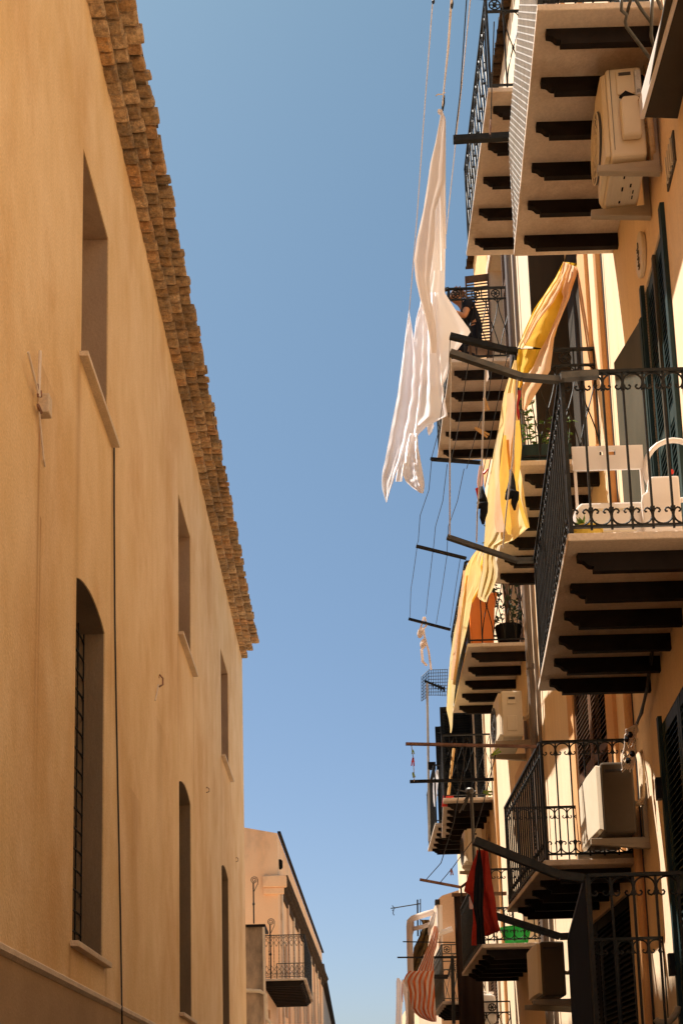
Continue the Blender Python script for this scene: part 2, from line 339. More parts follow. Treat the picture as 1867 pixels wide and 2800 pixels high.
# ------------------------------------------------------------------ ironwork
def scroll(mb, c, ax, upv, r=.048, t=.006):
    """one omega scroll hanging from c; ax: along the rail, upv: towards the rail"""
    pts = []
    c = Vector(c); ax = Vector(ax); upv = Vector(upv)
    def P(x, y): return c + ax * x + upv * y
    arc = [(-38 - 14*k) for k in range(0)]
    for sgn in (-1, 1):
        pl = [(r*1.02*math.sin(R(k*18)), -r*1.0 + r*.98*math.cos(R(k*18))) for k in range(6)]
        pl += [(r*.98, -r*1.35), (r*.84, -r*1.68), (r*.60, -r*1.84), (r*.36, -r*1.76), (r*.26, -r*1.55), (r*.36, -r*1.38), (r*.50, -r*1.42)]
        mb.tube([P(sgn*x, y) for x, y in pl], t, 5)
def railing(parent, A, B, z, h, kind, m='iron', name='railing', skip_scroll=False, sp=.118, t=.0125, label=None):
    """one straight railing panel from A to B (xy), foot z, height h"""
    A = Vector((*A, z)); B = Vector((*B, z)); L = (B-A).length; d = (B-A)/L; U = Vector((0,0,1)); mb = MB()
    mb.bar(A+U*h, B+U*h, .035, .02)
    mb.bar(A+U*.05, B+U*.05, .022, .014)
    for e in (A, B): mb.bar(e, e+U*h, .024, .024)
    n = max(2, round(L/sp))
    if kind == 'scroll':
        for i in range(1, n):
            p = A + d*L*i/n; mb.bar(p+U*.03, p+U*h, t, t)
            for zz in (.155, h-.105):
                mb.bar(p+U*(zz-.012), p+U*(zz+.012), .026, .026)
        for i in range(n):
            p = A + d*L*(i+.5)/n; r = L/n*.46
            scroll(mb, p+U*(h-.012), d, U, r); scroll(mb, p+U*.058, d, -U, r)
    elif kind == 'lattice':
        top = h-.16
        mb.bar(A+U*top, B+U*top, .022, .018)
        for i in (0, n):                                       # rosette squares at the ends of the band
            for q in range(2 if L > 1.2 else 1):
                pass
        k = max(1, round(L/.32)); w = L/k
        for i in range(k):
            p0 = A + d*w*i
            mb.bar(p0+d*.15, p0+d*.15+U*h, .012, .012) if False else None
            c = p0 + d*.085 + U*(top+.078)
            ring = [c + (d*math.cos(a)+U*math.sin(a))*.055 for a in [2*PI*j/14 for j in range(15)]]
            mb.tube(ring, .008, 4)
            for j in range(6):
                a = PI*j/3; mb.tube([c, c+(d*math.cos(a)+U*math.sin(a))*.052], .007, 4)
            mb.lathe(c - d.cross(U)*.012, [(.02, 0), (.02, .024)], 8, d.cross(U))
            mb.bar(p0+d*.165+U*(top if i else 0), p0+d*.165+U*h, .014, .014)
        m2 = max(1, round((L-.17)/.16)); w = (L-.17)/m2 if L > .5 else L/m2
        s0 = .17 if L > .5 else 0
        for i in range(m2):
            for sg in (1, -1):
                pts = []
                for j in range(11):
                    t_ = j/10; x = s0 + w*(i+.5) + sg*w*.5*math.cos(PI*t_)
                    pts.append(A + d*x + U*(.05 + (top-.05)*( .5-.5*math.cos(PI*t_*1.0) if False else t_)))
                mb.tube(pts, .0065, 4)
            ar = [A + d*(s0 + w*(i+.5) + w*.5*math.cos(a)) + U*(top-.085+.08*math.sin(a)) for a in [PI*j/8 for j in range(9)]]
            mb.tube(ar, .0065, 4)
            c = A + d*(s0+w*(i+.5)) + U*(.05+(top-.05)/2); mb.lathe(c-U*.012, [(.012,0),(.015,.012),(.012,.024)], 6)
    elif kind == 'plain':
        for i in range(1, n):
            p = A + d*L*i/n; mb.bar(p+U*.03, p+U*h, t, t)
    elif kind == 'ornate':
        for i in range(1, n):
            p = A + d*L*i/n; mb.bar(p+U*.03, p+U*h, t, t)
            for q in range(5): mb.lathe(p+U*(h*.3+q*.09), [(.006,0),(.014,.015),(.006,.03)], 5)
        for i in range(n):
            p = A + d*L*(i+.5)/n; r = L/n*.4
            for s_, zz in ((1, h-.07), (-1, .12)):
                c = p + U*zz; mb.tube([c + (d*math.cos(a)+U*math.sin(a))*r*(1-a/16) for a in [j*.7 for j in range(15)]], .006, 4)
                mb.tube([p+U*(zz-s_*r), p-d*r+U*(zz-s_*.12), p-d*.0+U*(zz-s_*.22)], .006, 4)
                mb.tube([p+U*(zz-s_*r), p+d*r+U*(zz-s_*.12), p+d*.0+U*(zz-s_*.22)], .006, 4)
    elif kind == 'wirex':
        for i in range(1, n):
            p = A + d*L*i/n; mb.bar(p+U*.03, p+U*h, .008, .008)
        k = max(1, round(L/.2)); w = L/k
        for i in range(k):
            a = A + d*w*i; b = A + d*w*(i+1)
            mb.tube([a+U*.05, b+U*h*.5, a+U*h], .004, 4); mb.tube([b+U*.05, a+U*h*.5, b+U*h], .004, 4)
    return mb.build(name, m, parent, label=label)
def corbel(parent, x0, x1, y, z, w=.05, k=1.0, m='corbel'):
    """x0: tip, x1: wall; z: underside of the slab"""
    s = 1 if x1 > x0 else -1
    pr = [(0,0),(0,.045*k),(.018,.05*k),(.03,.052*k),(.045,.062*k),(.055,.076*k),(.07,.086*k),(.092,.088*k),(.092,.118*k)]
    poly = [(x0+s*a, y-w/2, z-b) for a, b in pr] + [(x1, y-w/2, z-.118*k), (x1, y-w/2, z)]
    mb = MB(); mb.prism(poly, (0, w, 0)); return mb.build('corbel', m, parent)
def balcony(bld, y0, y1, z, xf0, xf1, xw0, xw1, nc, kind, h=1.05, label=None, rails='nfs', m='iron', th=.05, corb='corbel', ck=1.0, cw=.05, sp=.118):
    """z: underside of slab. front x at near/far end, wall x at near/far end"""
    sl = MB()
    sl.prism([(xf0,y0,z),(xw0,y0,z),(xw1,y1,z),(xf1,y1,z)], (0,0,th))
    b = sl.build('balcony', 'slab', bld, label=label, bevel=.008); 
    s = 1 if xw0 > xf0 else -1
    for i in range(nc):
        t = (i+.42)/nc if nc > 1 else .5; y = y0 + (y1-y0)*t; xf = xf0+(xf1-xf0)*t; xw = xw0+(xw1-xw0)*t
        corbel(b, xf+s*.07, xw, y, z-.001, w=cw, k=ck, m=corb)
    zt = z+th; e = s*.03
    if 'n' in rails: railing(b, (xf0+e,y0+.03), (xw0,y0+.03), zt, h, kind, m, sp=sp)
    if 'f' in rails: railing(b, (xf0+e,y0+.045), (xf1+e,y1-.045), zt, h, kind, m, sp=sp)
    if 's' in rails: railing(b, (xf1+e,y1-.03), (xw1,y1-.03), zt, h, kind, m, sp=sp)
    return b
def arm(parent, root, tip, w=.045, h=.03, m='iron2', bend=None):
    mb = MB(); root = Vector(root); tip = Vector(tip)
    if bend is not None:
        b = Vector(bend); mb.bar(root, b, w, h); mb.bar(b, tip, w, h)
    else: mb.bar(root, tip, w, h)
    return mb.build('drying_arm', m, parent)

def shutter(parent, P, s0, s1, z0, z1, k, m='wood', name='shutter', slats=True, leaves=2, out=.0, tilt=.03):
    """louvred shutter leaves in a wall frame P(s, z, k)"""
    for i in range(leaves):
        a = s0 + (s1-s0)*i/leaves + .006; b = s0 + (s1-s0)*(i+1)/leaves - .006
        mb = MB(); fw = .06
        def bx(p, q, r_, s_, k0, k1):
            vs = [P(p, r_, k0), P(q, r_, k0), P(q, s_, k0), P(p, s_, k0), P(p, r_, k1), P(q, r_, k1), P(q, s_, k1), P(p, s_, k1)]
            mb.add(vs, [(0,1,2,3),(7,6,5,4),(0,4,5,1),(1,5,6,2),(2,6,7,3),(3,7,4,0)])
        bx(a, a+fw, z0, z1, k, k+.04); bx(b-fw, b, z0, z1, k, k+.04)
        for zz in (z0, (z0+z1)/2-.05, z1-.1): bx(a+fw, b-fw, zz, zz+.1, k+.003, k+.037)
        z = z0+.11
        while z < z1-.12:
            if not ((z0+z1)/2-.09 < z < (z0+z1)/2+.05):
                mb.add([P(a+fw, z, k+.002), P(b-fw, z, k+.002), P(b-fw, z+.045, k+.038), P(a+fw, z+.045, k+.038),
                        P(a+fw, z+.008, k+.002), P(b-fw, z+.008, k+.002), P(b-fw, z+.053, k+.038), P(a+fw, z+.053, k+.038)],
                       [(0,1,2,3),(7,6,5,4),(0,4,5,1),(1,5,6,2),(2,6,7,3),(3,7,4,0)])
            z += .05
        mb.build(name, m, parent)
def panel(parent, P, s0, s1, z0, z1, k, m, name, label=None):
    mb = MB(); mb.add([P(s0,z0,k),P(s1,z0,k),P(s1,z1,k),P(s0,z1,k)], [(0,1,2,3)]); return mb.build(name, m, parent, label=label)
def pbox(parent, P, s0, s1, z0, z1, k0, k1, m, name, bevel=0, label=None):
    mb = MB(); mb.add([P(s0,z0,k0),P(s1,z0,k0),P(s1,z1,k0),P(s0,z1,k0),P(s0,z0,k1),P(s1,z0,k1),P(s1,z1,k1),P(s0,z1,k1)],
                      [(0,1,2,3),(7,6,5,4),(0,4,5,1),(1,5,6,2),(2,6,7,3),(3,7,4,0)])
    return mb.build(name, m, parent, bevel=bevel, label=label)
# ------------------------------------------------------------------ street
mb = MB(); n = 60
for i in range(n+1):
    for j in range(3):
        x = [-400, 0, 400][j]; mb.v.append(Vector((x, -400 + 1400*i/n, 0)))
for i in range(n):
    for j in range(2): a = i*3+j; mb.f.append((a, a+1, a+4, a+3))
tag(mb.build('street', 'paving'), 'narrow stone paved street between the tall houses', None, kind='structure')

def body(mb, x0, x1, y0, y1, z0, z1, faces='ernf'):
    """the other sides of a house whose street front is drawn apart: x0 front, x1 rear"""
    if 'n' in faces: mb.add([(x0,y0,z0),(x1,y0,z0),(x1,y0,z1),(x0,y0,z1)], [(0,1,2,3)])
    if 'e' in faces: mb.add([(x0,y1,z0),(x1,y1,z0),(x1,y1,z1),(x0,y1,z1)], [(0,1,2,3)])
    if 'f' in faces: mb.add([(x1,y0,z0),(x1,y1,z0),(x1,y1,z1),(x1,y0,z1)], [(0,1,2,3)])
    if 'r' in faces: mb.add([(x0,y0,z1),(x1,y0,z1),(x1,y1,z1),(x0,y1,z1)], [(0,1,2,3)])

# ------------------------------------------------------------------ left: long ochre building
LX = -2.25
L1 = thing('building', (LX-3, 12, 0), 'long plain ochre stucco building on the left with a triple tiled eave', 'building')
ops = []
low = [(10.38, 11.67), (17.06, 18.36), (22.9, 24.2)]; upw = [(10.46, 11.70), (17.07, 18.45), (23.1, 24.55)]
for a, b in low: ops.append((a+6, b+6, 3.15, 6.45, .12, .32))
for a, b in upw: ops.append((a+6, b+6, 8.5, 10.62, 0, .38))
mb, PL = wall((LX, -6), (LX, 28.2), 0, 12.33, ops, side=-1)
body(mb, LX, LX-7, -6, 28.2, 0, 12.33)
mb.build('wall', 'ochre', L1)
mb = MB(); mb.box(LX-.02, LX+.03, -6, 28.2, 0, 2.74); mb.build('plinth', 'plinth', L1)  # brown band below the string course, added dark to cut bounced light
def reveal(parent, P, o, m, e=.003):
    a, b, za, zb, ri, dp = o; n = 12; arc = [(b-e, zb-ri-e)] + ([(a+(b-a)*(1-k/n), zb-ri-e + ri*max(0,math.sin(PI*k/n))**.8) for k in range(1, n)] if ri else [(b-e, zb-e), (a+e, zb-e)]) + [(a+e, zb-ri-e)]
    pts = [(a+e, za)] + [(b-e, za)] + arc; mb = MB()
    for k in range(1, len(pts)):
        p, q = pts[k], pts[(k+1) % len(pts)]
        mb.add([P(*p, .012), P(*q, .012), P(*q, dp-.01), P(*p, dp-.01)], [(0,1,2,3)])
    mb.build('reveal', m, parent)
for i, (a, b) in enumerate(low):
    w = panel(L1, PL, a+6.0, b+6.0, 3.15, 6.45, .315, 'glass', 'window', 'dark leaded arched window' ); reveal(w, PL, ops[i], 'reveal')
    g = MB(); nv = 5
    for k in range(nv+1):
        s = a+6+(b-a)*k/nv; g.bar(PL(s, 3.15, .2), PL(s, 6.34, .2), .014)
    for k in range(17): g.bar(PL(a+6, 3.2+k*.19, .2), PL(b+6, 3.2+k*.19, .2), .014)
    g.build('window_grille', 'iron', w)
    for k in range(1, 3): g = MB()
    pbox(w, PL, a+5.93, b+6.12, 3.10, 3.15, -.07, .3, 'stone', 'sill', bevel=.006)
for i, (a, b) in enumerate(upw):
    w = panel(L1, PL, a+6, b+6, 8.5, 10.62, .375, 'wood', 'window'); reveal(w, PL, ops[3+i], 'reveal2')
    pbox(w, PL, a+5.93, b+6.28, 8.45, 8.5, -.08, .3, 'stone', 'sill', bevel=.005)
mb = MB(); pr = [(0,2.74),(.035,2.74),(.06,2.765),(.06,2.80),(.045,2.815),(0,2.815)]
mb.prism([(LX+a, 2, z) for a, z in pr], (0, 26.2, 0)); mb.build('string_course', 'stone', L1)
def tilerow(xi, xo, z, y0, y1, pitch, mt, parent, up=False, jit=.02, wf=.46, hf=.36, tilt=.02, roll=.0):
    mb = MB(); y = y0; ts = []
    while y < y1:
        p = pitch*(1+random.uniform(-.10, .10)); ts.append((y, p)); y += p
    random.shuffle(ts)                                     # so that neighbouring courses do not share colours
    for y, p in ts:
        h = p*(hf+random.uniform(-.07, .09)); n = 8
        j = random.uniform(-jit, jit); dz = random.uniform(-.012, .010); tl = random.uniform(-tilt, tilt); rl = random.uniform(-roll, roll); dy = random.uniform(-.008, .008)
        zs = -1 if not up else 1; rows = []
        for q, x in enumerate((xi, (xi+xo)/2, xo-.025, xo + j)):
            fl = [.82, .97, 1, .86][q]; row = []
            for k in range(n+1):
                a = PI*k/n; cs = math.cos(a)
                row.append((x, y + p/2 + dy - cs*p*wf*(1 if q < 3 else .9), z + dz + tl*(q/3) + rl*cs + zs*(max(0, math.sin(a))**.45)*h*fl))
            rows.append(row)
        b = len(mb.v)
        for row in rows: mb.v += [Vector(v_) for v_ in row]
        m_ = n+1
        for q in range(3):
            for k in range(n): mb.f.append((b+q*m_+k, b+q*m_+k+1, b+(q+1)*m_+k+1, b+(q+1)*m_+k))
        mb.f.append(tuple(b+3*m_+k for k in range(m_)))
    return mb.build('eave_tiles', mt, parent)
EX = [LX, LX+.14, LX+.275, LX+.42]
EZ = [12.36, 12.44, 12.53, 12.62]
for i in range(3):
    tilerow(EX[i]-.1, EX[i+1], EZ[i], 0, 28.1 - i*.28, .185, 'tile', L1, hf=(.34,.34,.42)[i], roll=(.006,.01,.03)[i], jit=(.012,.016,.03)[i], wf=(.47,.46,.44)[i])
    mb = MB(); mb.box(LX-.3, EX[i+1]-(.012,.012,.05)[i], -6, 28.12 - i*.28, EZ[i]+.004, EZ[i+1]-.02 + (.04 if i == 2 else 0)); mb.build('eave_bed', 'mortar', L1)
tilerow(EX[3]-.5, EX[3]-.05, EZ[2]+.09, 0, 27.5, .185, 'tile', L1, up=True, jit=.03)
mb = MB(); mb.add([(LX-.3,-6,12.72),(LX+.33,-6,12.66),(LX+.33,27.5,12.66),(LX-.3,28.1,12.72),(LX-5,28.1,14.0),(LX-5,-6,14.0)], [(0,1,2,3),(0,3,4,5)]); mb.build('roof', 'tile', L1)

# wall fittings on the ochre wall
def lp(u, v, k=.0): return atx(u, v, LX + k)
def lay(pts): return [lp(u, v, k) for u, v, k in pts]
t = thing('cable_bracket', lp(110, 1100, .02), 'rusty pale cable clamp with two flared rods high on the ochre wall', 'cable bracket')
mb = MB(); mb.tube([lp(78, 963, .05), lp(104, 1070, .05), lp(106, 1085, .05)], .010, 6); mb.tube([lp(111, 960, .05), lp(107, 1070, .05), lp(108, 1085, .05)], .013, 6); mb.build('rod', 'rope', t)
a = lp(104, 1085, 0); mb = MB(); mb.box(LX, LX+.09, a.y-.005, a.y+.10, a.z-.13, a.z+.03); mb.build('clamp', 'stone', t, bevel=.01)
mb = MB()
for du in (0, 5, 9): mb.tube([lp(104+du, 1050+du*2, .05), lp(105+du, 1086, .05)], .009, 5)
mb.tube([lp(105, 1108, .05), lp(113, 1128, .03)], .014, 5); mb.build('bolt', 'rust', t)
mb = MB(); mb.tube(lay([(106, 1110, .03), (113, 1180, .02), (120, 1255, .015), (124, 1275, .01)]), .008, 5); mb.build('cable', 'rope', t)
mb = MB(); pts = [(309,1205,.02),(313,1215,.012),(313,1400,.012),(315,1700,.012),(319,1950,.012),(325,2250,.012),(330,2500,.012),(333,2700,.02),(334,2765,.07),(336,2900,.02)]
mb.tube(lay(pts), .0085, 6); tag(mb.build('cable', 'wire'), 'long thin black cable running down the ochre wall from the upper sill', 'cable')
for (u, v, l) in [(435, 1866, 'small dark iron hook with a pale cord tail on the ochre wall'),
                  (564, 2162, 'tiny black hook on the ochre wall right of the middle arched window'),
                  (645, 2352, 'tiny dark hook near the far corner of the ochre wall')]:
    p = lp(u, v); t = thing('wall_hook', p, l, 'hook'); k = .6 if u > 500 else 1
    mb = MB(); mb.tube([p+Vector((0,0,-.06*k)), p+Vector((.05,0,-.03*k)), p+Vector((.05,0,.05*k)), p+Vector((.01,.0,.10*k)), p+Vector((0,0,.06*k))], .012*k, 5); mb.build('hook', 'rust', t)
    if u < 500:
        mb = MB(); mb.tube(lay([(434,1872,.03),(430,1895,.02),(425,1915,.015)]), .009, 5); mb.build('cord', 'rope', t)

# ------------------------------------------------------------------ far left: low house with balcony
L3 = thing('house', (-2.6, 35, 0), 'low stained house beyond the ochre building with a black railed balcony', 'house', None)
mb = MB(); mb.box(-7, -2.13, 32, 33.2, 0, 6.62); mb.build('wall', 'stained', L3)
mb = MB(); mb.box(-7, -2.135, 33.21, 38.6, 0, 5.30); mb.build('lower_wall', 'tan', L3)
mb = MB(); mb.box(-7, -2.05, 31.92, 33.3, 6.62, 6.68); mb.build('coping', 'corbel', L3)
mb = MB(); mb.tube([(-2.09, 31.93, 6.6), (-2.09, 31.93, 4.9)], .03, 8); mb.build('downpipe', 'stone', L3)
b = balcony(L3, 32.3, 38.2, 5.28, -1.05, -1.05, -2.13, -2.13, 14, 'ornate', h=1.12, rails='', corb='corbel', cw=.2, ck=1.2, label='deep balcony with a dark underside and curled iron railing')
railing(b, (-1.09,32.36), (-2.12,32.36), 5.33, 1.12, 'ornate', sp=.135); railing(b, (-1.09,32.38), (-1.09,38.1), 5.33, 1.12, 'plain', sp=.1)
railing(b, (-1.09,38.1), (-2.12,38.1), 5.33, 1.12, 'plain', sp=.135)
mb = MB(); mb.tube([(-2.7,31.92,5.02),(-2.2,31.92,4.98),(-2.07,31.93,4.9),(-2.05,31.95,4.3),(-1.97,31.95,4.2),(-1.97,31.95,2.2)], .05, 8); 
for q in ((-2.45,31.92,5.0),): mb.lathe((q[0]-.02,q[1],q[2]), [(.058,0),(.058,.05)], 10, (1,0,0))
mb.build('rainwater_pipe', 'stone', L3)
mb = MB(); mb.box(-2.131,-2.125+.02,33.2,34.6,5.35,7.0) if False else mb.box(-2.12,-2.08,34,37.4,1.5,4.7); mb.build('pilaster', 'tan', L3)
for k, (x, y, z0, z1, l) in enumerate([(-2.335, 31.95, 6.70, 7.92, 'tall black iron scroll finial on the low stained house'), (-1.99, 33.0, 5.4, 7.0, 'shorter black iron scroll finial rising beside the far balcony railing')]):
    t = thing('iron_finial', (x, y, z0), l, 'finial', 'iron scroll finials')
    mb = MB(); mb.tube([(x,y,z0),(x,y,z0+(z1-z0)*.4),(x,y,z1-.16)], .02, 6)
    mb.lathe((x,y,z0+(z1-z0)*.38), [(.02,0),(.034,.04),(.02,.08)], 8); mb.build('post', 'iron', t)
    c = Vector((x+.02, y, z1-.10)); mb = MB()
    mb.tube([c + Vector((math.cos(a),0,math.sin(a)))*(.10*(1-(a+.5)/17)) for a in [-.5+j*.55 for j in range(26)]], .010, 5)
    mb.tube([(x, y, z1-.42), (x+.05, y, z1-.32), (x+.11, y, z1-.2), (x+.115, y, z1-.12)], .009, 5); mb.build('scroll', 'iron', t)

# far left: taller apricot house with cornice
L2 = thing('house', (-3, 50, 0), 'tall apricot house closing the left side with a scalloped dark cornice', 'house')
f0 = (-2.14, 40.0); f1 = (-1.38, 69.0)
def l2(y): return f0[0] + (f1[0]-f0[0])*(y-f0[1])/(f1[1]-f0[1])
ops = []
for k in range(5):
    s = 1.5+k*5.5; ops += [(s, s+1.1, 1.0, 3.6, 0), (s, s+1.1, 5.2, 7.6, 0)]
mb, P2 = wall(f0, f1, 0, 10.9, ops, depth=.2, side=-1)
mb.prism([(-2.14,40.0,0),(-9,40.0,0),(-9,40.0,11.9),(-3.35,40.0,11.25),(-2.14,40.0,10.9)], (0, 0.0, 0)) if False else None
mb.add([(-2.14,40,0),(-9,40,0),(-9,40,11.9),(-3.35,40,11.15),(-2.14,40,10.9),(-1.38,69,10.9),(-9,69,11.9),(-9,69,0),(-1.38,69,0)],
       [(0,1,2,3,4),(4,3,2,6,5),(5,6,7,8)])
mb.build('wall', 'peach', L2)
for o in ops:
    w = panel(L2, P2, o[0], o[1], o[2], o[3], .18, 'wood', 'window'); pbox(w, P2, o[0]-.18, o[0]-.02, o[2], o[3]+.15, -.05, .02, 'tan', 'frame'); pbox(w, P2, o[1]+.02, o[1]+.18, o[2], o[3]+.15, -.05, .02, 'stone', 'frame')
for k in range(10): pbox(L2, P2, .8+k*2.75, 1.15+k*2.75, 0, 9.2, -.07, 0, 'tan' if k % 2 else 'stone', 'pilaster')
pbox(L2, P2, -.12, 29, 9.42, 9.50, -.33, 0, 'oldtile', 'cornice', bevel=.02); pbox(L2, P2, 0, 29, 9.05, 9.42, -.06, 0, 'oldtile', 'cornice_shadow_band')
mb = MB()
s = 0
while s < 28.9:
    L_ = .19; a = s+.0; c = P2(a+L_/2, 9.42, -.15)
    pr = [(0,0),(-.30,0),(-.28,-.06),(-.2,-.10),(-.17,-.16),(-.08,-.20),(-.05,-.28),(0,-.30)]
    mb.prism([P2(a, 9.42+z, k) for k, z in pr], P2(a+L_*.8, 0) - P2(a, 0)); s += L_
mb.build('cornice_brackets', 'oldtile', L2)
mb = MB(); mb.box(-2.62,-1.86,39.85,40.02,9.12,9.5); mb.box(-2.60,-1.95,39.9,40.01,8.9,9.12); mb.build('cornice_end_block', 'peach', L2, bevel=.03)
mb = MB(); mb.bar(P2(0,10.93,-.06), P2(29,10.93,-.06), .1, .07); mb.build('gutter', 'corbel', L2)
for s, z in ((.6, 10.0), (9.5, 9.85)):
    mb = MB(); mb.lathe(P2(s, z, .05), [(.16,0),(.17,.1),(.12,.16)], 12, (1,0,0)); mb.build('vent_opening', 'void', L2)
L4 = thing('house', (-1, 80, 0), 'farthest ochre house on the left just showing at the bend of the street', 'house')
mb, P4 = wall((-1.55,69.3), (-1.45,112), 0, 10.3, [(2+5*k, 3+5*k, 5, 7.4, 0) for k in range(7)], side=-1)
mb.add([(-1.55,69.3,0),(-9,69.3,0),(-9,69.3,10.3),(-1.55,69.3,10.3),(-1.45,112,10.3),(-9,112,10.3)], [(0,1,2,3),(3,2,5,4)]); mb.build('wall', 'tan', L4)
for k in range(7): panel(L4, P4, 2+5*k, 3+5*k, 5, 7.4, .2, 'wood', 'window')
pbox(L4, P4, -.1, 42, 10.0, 10.35, -.28, .01, 'oldtile', 'cornice', bevel=.03)

# ------------------------------------------------------------------ right: near apricot house (R1)
R1 = thing('building', (4, 3, 0), 'nearest apricot house on the right with dark green shutters and two railed balconies', 'building')
r0 = (1.45, -4.0); r1 = (2.4, 9.6)
def rs(y): return (y+4.0)*1.00244
def rx(y): return 2.4 - .0699*(9.6-y)
ops = [(rs(7.72), rs(8.52), 5.0, 7.60, 0, .3), (rs(7.85), rs(9.08), 1.95, 4.46, 0, .12), (rs(7.6), rs(9.1), 8.85, 11.5, 0, .3), (rs(2), rs(3.1), 5, 7.4, 0, .3), (rs(2), rs(3.1), 1, 3.4, 0, .3)]
mb, PR = wall(r0, r1, 0, 14.6, ops, side=1)
mb.add([(2.4,9.6,0),(9,9.6,0),(9,9.6,14.6),(2.4,9.6,14.6),(1.45,-4,14.6),(9,-4,14.6),(9,-4,0),(1.45,-4,0)], [(0,1,2,3),(3,2,5,4),(4,5,6,7)])
mb.build('wall', 'cream', R1)
for i, o in enumerate(ops):
    d = panel(R1, PR, o[0], o[1], o[2], o[3], (.29 if i != 1 else .115), 'void', 'door' if i < 3 else 'window')
    if i == 0:
        pbox(d, PR, o[0]-.07, o[0], o[2], o[3]+.06, -.03, .06, 'dgreen', 'frame'); pbox(d, PR, o[1], o[1]+.05, o[2], o[3]+.06, -.03, .06, 'dgreen', 'frame')
        shutter(d, PR, o[0], o[1], o[2], o[3], .01, 'dgreen', leaves=2)
        pbox(d, PR, (o[0]+o[1])/2-.02, (o[0]+o[1])/2+.02, o[2], o[3], -.012, .008, 'olive', 'meeting_rail')
        H = Vector((rx(8.55)-.03, 8.55, 0)); T = Vector((rx(9.1)-.16, 9.12, 0)); dd = (T-H); 
        def PW(s, z, k=0, H=H, dd=dd): return H + dd*s + Vector((k, 0, z))
        pbox(d, PW, 0, 1, o[2]+.05, 7.42, 0, .035, 'olive', 'open_leaf', bevel=.004); pbox(d, PW, .0, .06, o[2]+.05, 7.42, -.008, 0, 'dgreen', 'leaf_edge')
    elif i == 1:
        shutter(d, PR, o[0], o[1], o[2], o[3], .0, 'dgreen', leaves=2)
        pbox(d, PR, o[1], o[1]+.06, o[2], o[3]+.06, -.03, .1, 'dgreen', 'frame')
        for z in (2.6, 3.9): pbox(d, PR, o[1]+.02, o[1]+.09, z, z+.16, -.07, -.03, 'iron', 'hinge')
    else: shutter(d, PR, o[0], o[1], o[2], o[3], .05, 'dgreen')
Ab = balcony(R1, 7.25, 9.68, 8.79, 1.416, 1.564, rx(7.25)+.02, rx(9.68), 6, 'scroll', rails='ns', label='upper balcony whose front railing is covered in pale wire netting')
Cb = balcony(R1, 7.04, 9.70, 4.95, 1.36, 1.567, rx(7.04)+.02, rx(9.7), 6, 'scroll', label='balcony with scrolled iron railing, its underside lined with black corbels')
Fb = balcony(R1, 7.04, 9.70, 1.88, 1.33, 1.66, rx(7.04)+.02, rx(9.7), 6, 'scroll', h=1.02, label='lowest balcony in deep shade')
railing(Ab, (1.44,7.3), (1.60,9.64), 8.84, 1.05, 'plain', sp=.11)
mb = MB(); A = Vector((1.425,7.27,8.85)); B = Vector((1.575,9.68,8.85)); U = Vector((0,0,1)); dv = B-A
ny_, nz_ = 40, 17; st = dv/ny_; hz = U*1.03/nz_
for i in range(-nz_, ny_):
    for sg in (0, 1):
        i0 = max(i, 0); i1 = min(i+nz_, ny_)
        if i1 <= i0: continue
        if sg == 0: mb.bar(A+st*i0+hz*(i0-i), A+st*i1+hz*(i1-i), .008, .008)
        else: mb.bar(A+st*i0+hz*(nz_-(i0-i)), A+st*i1+hz*(nz_-(i1-i)), .008, .008)
mb.build('wire_netting', 'net', Ab)
arm(Cb, (1.375,7.06,6.0), (.72,7.04,6.19), bend=(1.15,7.05,6.02), w=.04, h=.035); arm(Cb, (1.60,9.68,6.05), (.90,9.7,6.28), bend=(1.45,9.68,6.05), w=.045, h=.035)
mb = MB(); mb.bar((1.375,7.03,6.0), (1.60,7.03,6.012), .05, .04); mb.build('clamp_bar', 'iron2', Cb)
arm(Ab, (1.60,9.66,9.93), (1.10,9.68,9.93), w=.05, h=.055, m='iron')
arm(Fb, (1.33,7.04,2.93), (.73,7.03,3.16), bend=(1.2,7.04,2.95), w=.05, h=.045, m='iron'); arm(Fb, (1.69,9.66,2.98), (.99,9.68,3.21), bend=(1.62,9.67,2.98), w=.05, h=.05, m='iron')
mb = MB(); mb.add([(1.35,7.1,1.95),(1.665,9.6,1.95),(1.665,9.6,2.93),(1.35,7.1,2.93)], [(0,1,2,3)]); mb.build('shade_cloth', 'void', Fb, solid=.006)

# ------------------------------------------------------------------ right: R2 and beyond
def rhouse(loc, y0, y1, ztop, label, m, ops, x=2.4, name='building'):
    t = thing(name, loc, label, 'building')
    mb, P = wall((x, y0), (x, y1), 0, ztop, [(a-y0, b-y0, c, d, 0, *e) for a, b, c, d, *e in ops], side=1)
    body(mb, x, x+6, y0, y1, 0, ztop, 'nefr'); mb.build('wall', m, t)
    return t, (lambda s, z, k=0: P(s-y0, z, k))
R2, PB = rhouse((5, 12, 0), 9.603, 14.72, 15.6, 'pale sunlit house beyond the nearest one with an orange pipe and brown louvred shutters', 'cream',
    [(11.0,12.55,3.74,6.15), (10.95,12.45,7.6,10.3,.2), (11.1,12.5,11.7,14.0), (10.72,13.2,.1,3.5,.12)])
R3, PC = rhouse((5, 17, 0), 14.72, 19.0, 15.6, 'house behind the two dark downpipes with brown door leaves and plant filled balcony', 'cream',
    [(15.4,16.9,3.74,6.1), (15.6,17.2,7.6,10.1), (15.45,17.15,11.7,14.1)])
R4, PD = rhouse((5, 23, 0), 19.0, 26.75, 10.0, 'pale lower house with a thin orange pipe and black open shutters', 'cream',
    [(20.7,22.3,6.75,9.1), (23,24.4,7.1,9.4), (20.3,21.6,1.5,4.4), (22.8,24.2,3.7,6.0)])
